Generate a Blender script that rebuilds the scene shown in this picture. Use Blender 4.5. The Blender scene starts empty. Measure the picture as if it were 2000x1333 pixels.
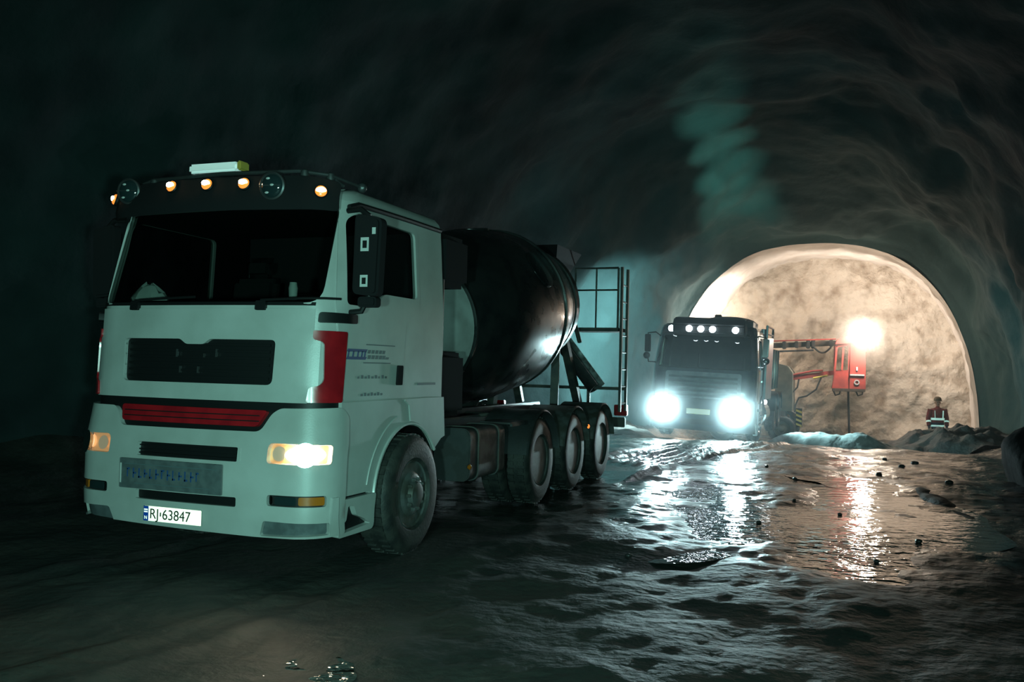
import bpy, bmesh, math, random
import numpy as np
from mathutils import Vector, Matrix, Euler
from mathutils.geometry import delaunay_2d_cdt

random.seed(7)
scene = bpy.context.scene
col = scene.collection
PI = math.pi

# ------------------------------------------------------------------ camera
# world frame: +Y runs along the first truck away from the camera, +X to the picture's right, +Z up, metres
YAW, PITCH, ROLL = math.radians(20.93), math.radians(1.526), math.radians(1.32)
fw = Vector((-math.sin(YAW) * math.cos(PITCH), math.cos(YAW) * math.cos(PITCH), math.sin(PITCH)))
rt = Vector((math.cos(YAW), math.sin(YAW), 0))
up = rt.cross(fw)
r2 = math.cos(ROLL) * rt + math.sin(ROLL) * up
u2 = -math.sin(ROLL) * rt + math.cos(ROLL) * up
CAM = Vector((4.744, -5.552, 1.619))
cd = bpy.data.cameras.new('camera')
cam = bpy.data.objects.new('camera', cd)
cam.matrix_world = Matrix(((r2.x, u2.x, -fw.x, CAM.x), (r2.y, u2.y, -fw.y, CAM.y), (r2.z, u2.z, -fw.z, CAM.z), (0, 0, 0, 1)))
cd.sensor_width = 36.0
cd.lens = 1778.3 * 36.0 / 2000.0
cd.clip_end = 200
col.objects.link(cam)
scene.camera = cam

# ------------------------------------------------------------------ world, exposure
w = bpy.data.worlds.new('world')
scene.world = w
w.use_nodes = True
w.node_tree.nodes['Background'].inputs[0].default_value = (0.25, 0.5, 0.5, 1)
w.node_tree.nodes['Background'].inputs[1].default_value = 0.002
vs = scene.view_settings
vs.view_transform = 'Standard'
vs.look = 'None'
vs.exposure = 0.0
vs.gamma = 1.0
vs.use_curve_mapping = False
scene.cycles.volume_bounces = 1
scene.cycles.max_bounces = 6
scene.cycles.sample_clamp_indirect = 6.0


def lamp(name, kind, loc, power, color, target=None, size=0.1, angle=60, blend=0.5, parent=None):
    d = bpy.data.lights.new(name, kind)
    d.energy = power
    d.color = color
    d.shadow_soft_size = size
    if kind == 'SPOT':
        d.spot_size = math.radians(angle)
        d.spot_blend = blend
    o = bpy.data.objects.new(name, d)
    o.location = loc
    if target is not None:
        o.rotation_euler = (Vector(target) - Vector(loc)).to_track_quat('-Z', 'Y').to_euler()
    col.objects.link(o)
    if parent is not None:
        o.parent = parent
    return o


# the head lamps of the car the picture was taken from: they light the white truck
TEAL = (0.42, 1.0, 0.86)
lamp('car_headlight', 'SPOT', (4.0, -5.9, 1.45), 850, TEAL, (0.2, 1.5, 1.75), 0.10, 66, 0.9)
lamp('car_headlight', 'SPOT', (5.3, -5.75, 1.45), 1000, TEAL, (0.7, 2.0, 1.75), 0.10, 112, 1.0)

# ------------------------------------------------------------------ materials


def mat(name, color, rough=0.5, metal=0.0, spec=0.5, color2=None, nscale=4.0, ncontrast=(0.4, 0.6), bump=0.0, bscale=30.0,
        bdist=0.02, coat=0.0, emit=None, estr=0.0, rough2=None, detail=4.0, stretch=None):
    m = bpy.data.materials.new(name)
    m.use_nodes = True
    nt = m.node_tree
    b = nt.nodes['Principled BSDF']
    b.inputs['Base Color'].default_value = (*color, 1)
    b.inputs['Roughness'].default_value = rough
    b.inputs['Metallic'].default_value = metal
    b.inputs['Specular IOR Level'].default_value = spec
    b.inputs['Coat Weight'].default_value = coat
    b.inputs['Coat Roughness'].default_value = 0.08
    if emit:
        b.inputs['Emission Color'].default_value = (*emit, 1)
        b.inputs['Emission Strength'].default_value = estr
    tc = nt.nodes.new('ShaderNodeTexCoord')
    vec = tc.outputs['Object']
    if stretch:
        mp = nt.nodes.new('ShaderNodeMapping')
        mp.inputs['Scale'].default_value = stretch
        nt.links.new(vec, mp.inputs['Vector'])
        vec = mp.outputs[0]
    if color2 is not None or rough2 is not None:
        n = nt.nodes.new('ShaderNodeTexNoise')
        n.inputs['Scale'].default_value = nscale
        n.inputs['Detail'].default_value = detail
        nt.links.new(vec, n.inputs['Vector'])
        mr = nt.nodes.new('ShaderNodeMapRange')
        mr.inputs[1].default_value, mr.inputs[2].default_value = ncontrast
        nt.links.new(n.outputs[0], mr.inputs[0])
        if color2 is not None:
            mx = nt.nodes.new('ShaderNodeMix')
            mx.data_type = 'RGBA'
            mx.inputs[6].default_value = (*color, 1)
            mx.inputs[7].default_value = (*color2, 1)
            nt.links.new(mr.outputs[0], mx.inputs[0])
            nt.links.new(mx.outputs[2], b.inputs['Base Color'])
        if rough2 is not None:
            mf = nt.nodes.new('ShaderNodeMapRange')
            mf.inputs[3].default_value, mf.inputs[4].default_value = rough, rough2
            nt.links.new(mr.outputs[0], mf.inputs[0])
            nt.links.new(mf.outputs[0], b.inputs['Roughness'])
    if bump > 0:
        n2 = nt.nodes.new('ShaderNodeTexNoise')
        n2.inputs['Scale'].default_value = bscale
        n2.inputs['Detail'].default_value = 6
        nt.links.new(vec, n2.inputs['Vector'])
        bp = nt.nodes.new('ShaderNodeBump')
        bp.inputs['Strength'].default_value = bump
        bp.inputs['Distance'].default_value = bdist
        nt.links.new(n2.outputs[0], bp.inputs['Height'])
        nt.links.new(bp.outputs[0], b.inputs['Normal'])
    return m


def emis(name, color, strength):
    m = bpy.data.materials.new(name)
    m.use_nodes = True
    nt = m.node_tree
    nt.nodes.remove(nt.nodes['Principled BSDF'])
    e = nt.nodes.new('ShaderNodeEmission')
    e.inputs[0].default_value = (*color, 1)
    e.inputs[1].default_value = strength
    nt.links.new(e.outputs[0], nt.nodes['Material Output'].inputs[0])
    return m


def glass(name, tint, gloss=0.09, rough=0.02):
    m = bpy.data.materials.new(name)
    m.use_nodes = True
    nt = m.node_tree
    nt.nodes.remove(nt.nodes['Principled BSDF'])
    t = nt.nodes.new('ShaderNodeBsdfTransparent')
    t.inputs[0].default_value = (*tint, 1)
    g = nt.nodes.new('ShaderNodeBsdfGlossy')
    g.inputs['Roughness'].default_value = rough
    # thin sheet: the same reflectance from both sides
    lw = nt.nodes.new('ShaderNodeLayerWeight')
    lw.inputs[0].default_value = 0.5
    pw = nt.nodes.new('ShaderNodeMath')
    pw.operation = 'POWER'
    pw.inputs[1].default_value = 5.0
    nt.links.new(lw.outputs['Facing'], pw.inputs[0])
    fr = nt.nodes.new('ShaderNodeMath')
    fr.operation = 'MULTIPLY_ADD'
    fr.inputs[1].default_value = 0.94
    fr.inputs[2].default_value = 0.05
    nt.links.new(pw.outputs[0], fr.inputs[0])
    mx = nt.nodes.new('ShaderNodeMixShader')
    nt.links.new(fr.outputs[0], mx.inputs[0])
    nt.links.new(t.outputs[0], mx.inputs[1])
    nt.links.new(g.outputs[0], mx.inputs[2])
    nt.links.new(mx.outputs[0], nt.nodes['Material Output'].inputs[0])
    return m


M = {}
M['white'] = mat('dirty_white_paint', (0.36, 0.37, 0.36), 0.38, spec=0.5, color2=(0.27, 0.28, 0.265), nscale=2.2, ncontrast=(.35, .75), coat=0.25, bump=.04, bscale=90)
M['red'] = mat('red_paint', (0.30, 0.008, 0.012), 0.28, coat=0.5, color2=(0.22, 0.006, 0.01), nscale=6)
M['black'] = mat('black_plastic', (0.006, 0.0065, 0.007), 0.5, spec=0.25, bump=.1, bscale=120, bdist=.004)
M['rubber'] = mat('muddy_rubber', (0.012, 0.013, 0.013), 0.6, color2=(0.028, 0.028, 0.025), nscale=7, bump=.3, bscale=50, bdist=.01)
M['dark'] = mat('dark_interior', (0.010, 0.010, 0.011), 0.85, spec=0.08)
M['seat'] = mat('seat_cloth', (0.03, 0.033, 0.035), 0.9, spec=0.1, bump=.2, bscale=200, bdist=.003)
M['steel'] = mat('grimy_steel', (0.10, 0.105, 0.11), 0.35, metal=0.7, color2=(0.05, 0.05, 0.05), nscale=5, rough2=.6)
M['frame'] = mat('chassis_paint', (0.03, 0.032, 0.034), 0.5, color2=(0.06, 0.058, 0.05), nscale=6)
M['rim'] = mat('wheel_rim_paint', (0.10, 0.105, 0.105), 0.45, metal=0.3, color2=(0.06, 0.058, 0.05), nscale=9)
M['drum'] = mat('drum_paint', (0.008, 0.010, 0.011), 0.25, spec=.35, coat=0.15, color2=(0.014, 0.015, 0.015), nscale=3.5, rough2=.4)
M['drumwhite'] = mat('drum_white', (0.34, 0.36, 0.35), 0.4, coat=0.3, color2=(0.2, 0.2, 0.19), nscale=3, ncontrast=(.45, .8))
M['chrome'] = mat('chrome', (0.6, 0.62, 0.64), 0.12, metal=1.0)
M['reflector'] = mat('lamp_reflector', (0.75, 0.72, 0.66), 0.15, metal=1.0)
M['glass'] = glass('cab_glass', (0.36, 0.40, 0.38))
M['lens'] = glass('clear_lens', (0.92, 0.92, 0.9))
M['spotglass'] = mat('spot_lamp_glass', (0.012, 0.022, 0.024), 0.05, spec=0.8, coat=1.0)
M['amberlens'] = mat('amber_lens', (0.35, 0.10, 0.01), 0.2, coat=0.6)
M['amberglow'] = mat('lit_amber_lens', (0.6, 0.2, 0.02), 0.2, coat=0.3, emit=(1.0, 0.28, 0.05), estr=1.1)
M['bulb'] = emis('marker_bulb', (1.0, 0.72, 0.42), 40)
M['hbulb'] = emis('headlight_bulb', (1.0, 0.80, 0.58), 60)
M['hglow'] = mat('headlight_bowl', (0.75, 0.45, 0.22), 0.25, metal=0.6, emit=(1.0, 0.5, 0.22), estr=0.35)
M['hbowl'] = mat('side_beam_bowl', (0.7, 0.6, 0.5), 0.35, metal=0.4, emit=(1.0, 0.55, 0.3), estr=0.15)
M['dimglow'] = emis('dim_headlight_glow', (1.0, 0.66, 0.38), 1.3)
M['plate'] = mat('plate_white', (0.95, 0.95, 0.80), 0.4)
M['plateblue'] = mat('plate_blue', (0.01, 0.06, 0.42), 0.4)
M['ink'] = mat('black_print', (0.02, 0.02, 0.02), 0.6)
M['blueprint'] = mat('blue_print', (0.015, 0.05, 0.14), 0.5)
M['greyprint'] = mat('grey_print', (0.07, 0.10, 0.11), 0.5)
M['sticker'] = mat('sticker_white', (0.42, 0.43, 0.42), 0.5)
M['plainwhite'] = mat('plain_white', (0.85, 0.86, 0.84), 0.6)
M['signbox'] = mat('sign_box_white', (0.85, 0.86, 0.85), 0.35, emit=(0.8, 0.95, 1.0), estr=0.10)
M['amberend'] = mat('amber_sign_end', (0.35, 0.26, 0.05), 0.35)
M['boardgrey'] = mat('grey_board', (0.085, 0.10, 0.105), 0.45, color2=(0.06, 0.07, 0.075), nscale=12)
M['darkpaint'] = mat('blue_black_paint', (0.018, 0.028, 0.038), 0.25, coat=0.6, color2=(0.03, 0.038, 0.042), nscale=4)
M['greypanel'] = mat('grey_blue_panel', (0.22, 0.26, 0.28), 0.45, color2=(0.15, 0.18, 0.20), nscale=5, coat=0.2)
M['alu'] = mat('brushed_aluminium', (0.45, 0.50, 0.56), 0.3, metal=0.85)
M['paleblue'] = mat('pale_blue_panel', (0.42, 0.50, 0.58), 0.3, metal=.3, color2=(0.32, 0.40, 0.48), nscale=4)
M['lampwhite'] = emis('white_marker_bulb', (0.80, 0.92, 1.0), 45)
M['xenon'] = emis('xenon_headlight', (0.72, 0.95, 1.0), 300)
M['worklamp'] = emis('work_lamp', (1.0, 0.86, 0.68), 150)
M['rigred'] = mat('rig_red_paint', (0.42, 0.06, 0.045), 0.5, color2=(0.30, 0.05, 0.04), nscale=4)
M['rigolive'] = mat('rig_dull_body', (0.16, 0.15, 0.11), 0.5, color2=(0.10, 0.10, 0.08), nscale=3)
M['boomdark'] = mat('boom_dark_steel', (0.06, 0.05, 0.04), 0.5, color2=(0.10, 0.06, 0.04), nscale=8)
M['hazyellow'] = mat('hazard_yellow', (0.65, 0.55, 0.12), 0.5)
M['hose'] = mat('hose_rubber', (0.03, 0.028, 0.025), 0.55)
M['jacket'] = mat('workwear_red', (0.20, 0.03, 0.035), 0.8, color2=(0.13, 0.025, 0.03), nscale=20)
M['trousers'] = mat('workwear_navy', (0.02, 0.03, 0.06), 0.85)
M['tape'] = mat('reflective_tape', (0.95, 0.97, 1.0), 0.3, spec=0.9)
M['skin'] = mat('skin', (0.40, 0.24, 0.17), 0.55)
M['helmet'] = mat('helmet_plastic', (0.09, 0.065, 0.035), 0.4)
M['hair'] = mat('hair', (0.03, 0.02, 0.012), 0.8)
M['boot'] = mat('rubber_boot', (0.02, 0.02, 0.02), 0.5)

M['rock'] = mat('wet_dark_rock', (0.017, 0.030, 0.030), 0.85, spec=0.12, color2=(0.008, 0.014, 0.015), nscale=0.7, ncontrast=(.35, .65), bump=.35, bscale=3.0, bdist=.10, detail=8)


def lit_wall_tint(m, y0, y1, c_):
    # paler teal painted on the shotcreted rock towards the arch, standing in for lamplight
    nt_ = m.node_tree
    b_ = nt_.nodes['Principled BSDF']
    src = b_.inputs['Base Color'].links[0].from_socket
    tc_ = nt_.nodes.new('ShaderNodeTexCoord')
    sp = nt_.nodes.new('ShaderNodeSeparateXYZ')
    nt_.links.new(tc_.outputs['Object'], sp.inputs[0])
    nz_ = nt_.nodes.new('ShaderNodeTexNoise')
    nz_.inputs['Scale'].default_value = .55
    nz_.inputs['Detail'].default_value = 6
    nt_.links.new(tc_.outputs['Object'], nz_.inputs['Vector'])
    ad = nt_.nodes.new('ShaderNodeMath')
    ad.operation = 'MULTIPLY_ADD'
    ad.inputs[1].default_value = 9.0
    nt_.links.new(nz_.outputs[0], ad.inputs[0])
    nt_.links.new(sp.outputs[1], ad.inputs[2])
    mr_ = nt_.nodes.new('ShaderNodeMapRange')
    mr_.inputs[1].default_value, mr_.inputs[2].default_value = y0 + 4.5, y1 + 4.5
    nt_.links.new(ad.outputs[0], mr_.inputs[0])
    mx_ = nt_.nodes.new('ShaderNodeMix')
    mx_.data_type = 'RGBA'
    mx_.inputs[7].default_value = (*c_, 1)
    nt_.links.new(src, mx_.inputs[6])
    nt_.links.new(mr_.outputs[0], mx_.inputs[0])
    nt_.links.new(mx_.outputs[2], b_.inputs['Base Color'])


lit_wall_tint(M['rock'], 12, 19, (.036, .074, .072))
M['boulder'] = mat('wet_boulder', (0.014, 0.020, 0.020), 0.8, spec=0.15, color2=(0.008, 0.012, 0.012), nscale=2, bump=.5, bscale=6, bdist=.05)
M['shot'] = mat('fresh_shotcrete', (0.62, 0.56, 0.50), 0.85, spec=0.2, color2=(0.52, 0.46, 0.40), nscale=1.2, bump=.3, bscale=9, bdist=.03)
M['mud'] = mat('wet_mud', (0.020, 0.023, 0.021), 0.13, spec=0.5, color2=(0.036, 0.035, 0.030), nscale=1.3, ncontrast=(.4, .6), rough2=.40, bump=.75, bscale=11, bdist=.024)


def drier_near(m):
    # the mud is trampled and drier in front of the white truck
    nt_ = m.node_tree
    b_ = nt_.nodes['Principled BSDF']
    src = b_.inputs['Roughness'].links[0].from_socket
    tc_ = nt_.nodes.new('ShaderNodeTexCoord')
    sp = nt_.nodes.new('ShaderNodeSeparateXYZ')
    nt_.links.new(tc_.outputs['Object'], sp.inputs[0])
    nz_ = nt_.nodes.new('ShaderNodeTexNoise')
    nz_.inputs['Scale'].default_value = .8
    nz_.inputs['Detail'].default_value = 5
    nt_.links.new(tc_.outputs['Object'], nz_.inputs['Vector'])
    ad = nt_.nodes.new('ShaderNodeMath')
    ad.operation = 'MULTIPLY_ADD'
    ad.inputs[1].default_value = 5.0
    nt_.links.new(nz_.outputs[0], ad.inputs[0])
    nt_.links.new(sp.outputs[1], ad.inputs[2])
    mr_ = nt_.nodes.new('ShaderNodeMapRange')
    mr_.inputs[1].default_value, mr_.inputs[2].default_value = 3.8, 6.4
    nt_.links.new(ad.outputs[0], mr_.inputs[0])
    mx_ = nt_.nodes.new('ShaderNodeMix')
    mx_.inputs[2].default_value = .62
    nt_.links.new(src, mx_.inputs[3])
    nt_.links.new(mr_.outputs[0], mx_.inputs[0])
    nt_.links.new(mx_.outputs[0], b_.inputs['Roughness'])


drier_near(M['mud'])
M['heap'] = mat('dark_muck', (0.045, 0.05, 0.045), 0.7, spec=0.35, color2=(0.025, 0.028, 0.027), nscale=3, bump=.7, bscale=14, bdist=.05)
M['slurry'] = mat('pale_slurry', (0.80, 0.82, 0.80), 0.5, spec=0.5, color2=(0.40, 0.41, 0.40), nscale=3, bump=.5, bscale=12, bdist=.03)
M['greybank'] = mat('grey_mud_bank', (0.20, 0.20, 0.18), 0.6, color2=(0.11, 0.11, 0.10), nscale=3, bump=.6, bscale=12, bdist=.04)
M['stone'] = mat('wet_stone', (0.05, 0.052, 0.05), 0.35, color2=(0.03, 0.03, 0.03), nscale=6, bump=.4, bscale=20, bdist=.02)


def face_rock():
    m = mat('blasted_rock_face', (0.52, 0.45, 0.37), 0.85, spec=0.2, color2=(0.26, 0.20, 0.145), nscale=2.2, ncontrast=(.44, .74), bump=.9, bscale=6, bdist=.10, detail=14)
    return m


M['face'] = face_rock()


def water(lo=.28, hi=.80):
    m = bpy.data.materials.new('muddy_water')
    m.use_nodes = True
    nt = m.node_tree
    b = nt.nodes['Principled BSDF']
    b.inputs['Base Color'].default_value = (0.035, 0.032, 0.026, 1)
    b.inputs['Roughness'].default_value = 0.045
    b.inputs['Specular IOR Level'].default_value = 0.9
    tc = nt.nodes.new('ShaderNodeTexCoord')
    mp = nt.nodes.new('ShaderNodeMapping')
    mp.inputs['Rotation'].default_value = (0, 0, -YAW)
    mp.inputs['Scale'].default_value = (4.0, 5.0, 1)
    nt.links.new(tc.outputs['Object'], mp.inputs[0])
    n = nt.nodes.new('ShaderNodeTexNoise')
    n.inputs['Scale'].default_value = 1.3
    n.inputs['Detail'].default_value = 2.5
    nt.links.new(mp.outputs[0], n.inputs['Vector'])
    # ripples come and go over the sheet
    n2 = nt.nodes.new('ShaderNodeTexNoise')
    n2.inputs['Scale'].default_value = 0.45
    nt.links.new(tc.outputs['Object'], n2.inputs['Vector'])
    mr = nt.nodes.new('ShaderNodeMapRange')
    mr.inputs[1].default_value, mr.inputs[2].default_value = 0.42, 0.62
    mr.inputs[3].default_value, mr.inputs[4].default_value = lo, hi
    nt.links.new(n2.outputs[0], mr.inputs[0])
    bp = nt.nodes.new('ShaderNodeBump')
    bp.inputs['Distance'].default_value = 0.04
    nt.links.new(mr.outputs[0], bp.inputs['Strength'])
    nt.links.new(n.outputs[0], bp.inputs['Height'])
    nt.links.new(bp.outputs[0], b.inputs['Normal'])
    return m


M['water'] = water()
M['chop'] = water(1.0, 1.0)



def retro(m, gain, rough, tint=(1, 1, .95)):
    # reflective sheeting sends light back towards where it came from
    nt_ = m.node_tree
    b_ = nt_.nodes['Principled BSDF']
    g_ = nt_.nodes.new('ShaderNodeBsdfAnisotropic')
    g_.inputs['Roughness'].default_value = rough
    g_.inputs['Color'].default_value = (gain * tint[0], gain * tint[1], gain * tint[2], 1)
    ge = nt_.nodes.new('ShaderNodeNewGeometry')
    nt_.links.new(ge.outputs['Incoming'], g_.inputs['Normal'])
    ad = nt_.nodes.new('ShaderNodeAddShader')
    nt_.links.new(b_.outputs[0], ad.inputs[0])
    nt_.links.new(g_.outputs[0], ad.inputs[1])
    nt_.links.new(ad.outputs[0], nt_.nodes['Material Output'].inputs[0])


retro(M['tape'], .8, .30)
retro(M['plate'], .24, .45, (1.6, .95, .72))

# ------------------------------------------------------------------ mesh helpers


class MB:
    def __init__(s):
        s.v, s.f = [], []

    def add(s, vs_, fs_):
        k = len(s.v)
        s.v += [tuple(p) for p in vs_]
        s.f += [tuple(i + k for i in f) for f in fs_]
        return s

    def box(s, c, d, rot=None):
        x, y, z = d[0] / 2, d[1] / 2, d[2] / 2
        P = [Vector(p) for p in ((-x, -y, -z), (x, -y, -z), (x, y, -z), (-x, y, -z), (-x, -y, z), (x, -y, z), (x, y, z), (-x, y, z))]
        if rot is not None:
            R = Euler(rot).to_matrix()
            P = [R @ p for p in P]
        c = Vector(c)
        return s.add([p + c for p in P], [(0, 3, 2, 1), (4, 5, 6, 7), (0, 1, 5, 4), (1, 2, 6, 5), (2, 3, 7, 6), (3, 0, 4, 7)])

    def bar(s, a, b, wd, ht=None):
        # square bar from a to b
        ht = ht or wd
        a, b = Vector(a), Vector(b)
        d = (b - a)
        q = d.to_track_quat('Y', 'Z').to_matrix()
        L = d.length
        P = []
        for yy in (0, L):
            for (xx, zz) in ((-wd / 2, -ht / 2), (wd / 2, -ht / 2), (wd / 2, ht / 2), (-wd / 2, ht / 2)):
                P.append(a + q @ Vector((xx, yy, zz)))
        return s.add(P, [(0, 1, 2, 3), (7, 6, 5, 4), (0, 4, 5, 1), (1, 5, 6, 2), (2, 6, 7, 3), (3, 7, 4, 0)])

    def prism(s, poly, axis, a, b):
        # poly in the other two axes (ordered), extruded from a to b along axis
        def P(p, t):
            return {'x': (t, p[0], p[1]), 'y': (p[0], t, p[1]), 'z': (p[0], p[1], t)}[axis]
        n = len(poly)
        V = [P(p, a) for p in poly] + [P(p, b) for p in poly]
        F = [tuple(range(n))[::-1], tuple(range(n, 2 * n))]
        F += [(i, (i + 1) % n, n + (i + 1) % n, n + i) for i in range(n)]
        return s.add(V, F)

    def tube(s, path, r, n=8, caps=True):
        path = [Vector(p) for p in path]
        m = len(path)
        rr = r if isinstance(r, (list, tuple)) else [r] * m
        V = []
        ref = None
        for i, p in enumerate(path):
            t = (path[min(i + 1, m - 1)] - path[max(i - 1, 0)]).normalized()
            if ref is None:
                ref = Vector((0, 0, 1)) if abs(t.z) < .9 else Vector((1, 0, 0))
            x = t.cross(ref).normalized()
            y = x.cross(t).normalized()
            ref = y
            for k in range(n):
                a = 2 * PI * k / n
                V.append(p + (x * math.cos(a) + y * math.sin(a)) * rr[i])
        F = []
        for i in range(m - 1):
            for k in range(n):
                F.append((i * n + k, i * n + (k + 1) % n, (i + 1) * n + (k + 1) % n, (i + 1) * n + k))
        if caps:
            F.append(tuple(range(n)))
            F.append(tuple(range((m - 1) * n, m * n))[::-1])
        return s.add(V, F)

    def lathe(s, prof, n=24, c=(0, 0, 0), ax=(0, 0, 1), close=False, a0=0.0, a1=2 * PI):
        # prof: list of (radius, height along ax)
        ax = Vector(ax).normalized()
        ref = Vector((0, 0, 1)) if abs(ax.z) < .9 else Vector((0, 1, 0))
        x = ref.cross(ax).normalized()
        y = ax.cross(x)
        c = Vector(c)
        full = abs(a1 - a0 - 2 * PI) < 1e-6
        m = n if full else n + 1
        V = []
        for (r, h) in prof:
            for k in range(m):
                a = a0 + (a1 - a0) * k / n
                V.append(c + ax * h + (x * math.cos(a) + y * math.sin(a)) * r)
        F = []
        L = len(prof)
        for i in range(L if close else L - 1):
            j = (i + 1) % L
            for k in range(n):
                k2 = (k + 1) % m
                F.append((i * m + k, i * m + k2, j * m + k2, j * m + k))
        if full and not close:
            if prof[0][0] > 1e-5:
                F.append(tuple(range(m))[::-1])
            if prof[-1][0] > 1e-5:
                F.append(tuple(range((L - 1) * m, L * m)))
        return s.add(V, F)

    def ball(s, c, r, n=12, m=8):
        rx, ry, rz = r if isinstance(r, (list, tuple)) else (r, r, r)
        V = [(c[0], c[1], c[2] - rz)]
        for i in range(1, m):
            t = -PI / 2 + PI * i / m
            for k in range(n):
                a = 2 * PI * k / n
                V.append((c[0] + rx * math.cos(t) * math.cos(a), c[1] + ry * math.cos(t) * math.sin(a), c[2] + rz * math.sin(t)))
        V.append((c[0], c[1], c[2] + rz))
        F = [(0, 1 + (k + 1) % n, 1 + k) for k in range(n)]
        for i in range(m - 2):
            for k in range(n):
                F.append((1 + i * n + k, 1 + i * n + (k + 1) % n, 1 + (i + 1) * n + (k + 1) % n, 1 + (i + 1) * n + k))
        b = 1 + (m - 2) * n
        F += [(b + k, b + (k + 1) % n, len(V) - 1) for k in range(n)]
        return s.add(V, F)

    def loft(s, rings, caps=True, closed=True):
        n = len(rings[0])
        V = [p for r in rings for p in r]
        F = []
        for i in range(len(rings) - 1):
            for k in range(n if closed else n - 1):
                F.append((i * n + k, i * n + (k + 1) % n, (i + 1) * n + (k + 1) % n, (i + 1) * n + k))
        if caps:
            F.append(tuple(range(n))[::-1])
            F.append(tuple(range((len(rings) - 1) * n, len(rings) * n)))
        return s.add(V, F)

    def build(s, name, m, parent=None, bevel=0.0, smooth=True, angle=35, seg=2):
        me = bpy.data.meshes.new(name)
        me.from_pydata(s.v, [], s.f)
        bm = bmesh.new()
        bm.from_mesh(me)
        bmesh.ops.remove_doubles(bm, verts=bm.verts, dist=1e-5)
        bmesh.ops.recalc_face_normals(bm, faces=bm.faces)
        if bevel > 0:
            es = [e for e in bm.edges if len(e.link_faces) == 2 and e.calc_face_angle(0) > math.radians(30)]
            bmesh.ops.bevel(bm, geom=es, offset=bevel, segments=seg, affect='EDGES', clamp_overlap=True)
        bm.to_mesh(me)
        bm.free()
        if smooth:
            me.polygons.foreach_set('use_smooth', [True] * len(me.polygons))
            me.set_sharp_from_angle(angle=math.radians(angle))
        me.materials.append(M[m] if isinstance(m, str) else m)
        o = bpy.data.objects.new(name, me)
        col.objects.link(o)
        if parent is not None:
            o.parent = parent
        return o


def tag(o, label, cat=None, group=None, kind=None):
    o['label'] = label
    if cat:
        o['category'] = cat
    if group:
        o['group'] = group
    if kind:
        o['kind'] = kind
    return o


def empty(name, loc=(0, 0, 0), rot=(0, 0, 0), parent=None):
    o = bpy.data.objects.new(name, None)
    o.location = loc
    o.rotation_euler = rot
    o.empty_display_size = 0.2
    col.objects.link(o)
    if parent is not None:
        o.parent = parent
    return o


def copy_tree(o, parent=None):
    c = o.copy()
    col.objects.link(c)
    c.parent = parent
    for ch in list(o.children):
        copy_tree(ch, c)
    return c


def sstep(a, b, x):
    t = np.clip((np.asarray(x, float) - a) / (b - a), 0, 1)
    return t * t * (3 - 2 * t)


_rng = np.random.RandomState(11)
_perm = _rng.rand(256, 256)


def vnoise(x, y, seed=0):
    x = np.asarray(x, float) + seed * 17.31
    y = np.asarray(y, float) + seed * 9.77
    xi, yi = np.floor(x).astype(int), np.floor(y).astype(int)
    fx, fy = x - xi, y - yi
    fx = fx * fx * fx * (fx * (fx * 6 - 15) + 10)
    fy = fy * fy * fy * (fy * (fy * 6 - 15) + 10)
    g = lambda a, b: _perm[a % 256, b % 256]
    return (g(xi, yi) * (1 - fx) * (1 - fy) + g(xi + 1, yi) * fx * (1 - fy) + g(xi, yi + 1) * (1 - fx) * fy + g(xi + 1, yi + 1) * fx * fy) * 2 - 1


def fbm(x, y, oct_=4, seed=0):
    s_, a, f = 0, 1.0, 1.0
    for k in range(oct_):
        s_ = s_ + a * vnoise(np.asarray(x) * f, np.asarray(y) * f, seed + k * 3)
        a *= .5
        f *= 2.03
    return s_


def grid_mesh(name, X, Y, Z, m, parent=None, flip=False, smooth=True):
    nr, nc = X.shape
    me = bpy.data.meshes.new(name)
    V = np.stack([X.ravel(), Y.ravel(), Z.ravel()], -1)
    i = (np.arange(nr - 1)[:, None] * nc + np.arange(nc - 1)[None, :]).ravel()
    F = np.stack([i, i + 1, i + nc + 1, i + nc], -1)
    if flip:
        F = F[:, ::-1]
    me.vertices.add(len(V))
    me.vertices.foreach_set('co', V.astype(np.float32).ravel())
    me.loops.add(F.size)
    me.loops.foreach_set('vertex_index', F.astype(np.int32).ravel())
    me.polygons.add(len(F))
    me.polygons.foreach_set('loop_start', np.arange(0, F.size, 4, dtype=np.int32))
    me.polygons.foreach_set('loop_total', np.full(len(F), 4, dtype=np.int32))
    me.update(calc_edges=True)
    me.validate()
    if smooth:
        me.polygons.foreach_set('use_smooth', np.ones(len(F), dtype=bool))
    me.materials.append(M[m])
    o = bpy.data.objects.new(name, me)
    col.objects.link(o)
    if parent is not None:
        o.parent = parent
    return o


# ------------------------------------------------------------------ the tunnel
def lerp_tab(tab, x):
    xs, ys = zip(*tab)
    return np.interp(x, xs, ys)


XC = [(-26, 1.0), (-8, 1.4), (0, 1.7), (8, 2.4), (18, 3.2), (25, 3.4), (28.5, 3.65)]
AW = [(-26, 8.2), (-8, 8.0), (0, 7.4), (8, 6.5), (18, 5.55), (23.6, 5.15), (24.7, 4.95), (25, 4.72)]
BH = [(-26, 9.6), (-8, 9.4), (0, 9.2), (8, 8.8), (18, 8.0), (23.6, 7.1), (24.7, 6.78), (25, 6.56)]
Z0 = -0.8


def floor_base(y):
    return -0.75 * sstep(14.5, 24.5, y)


def prof(theta, a, b, n=2.45):
    c, s_ = np.cos(theta), np.sin(theta)
    x = np.sign(c) * np.abs(c) ** (2 / n) * a
    z = np.abs(s_) ** (2 / n) * b
    return x, z


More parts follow.
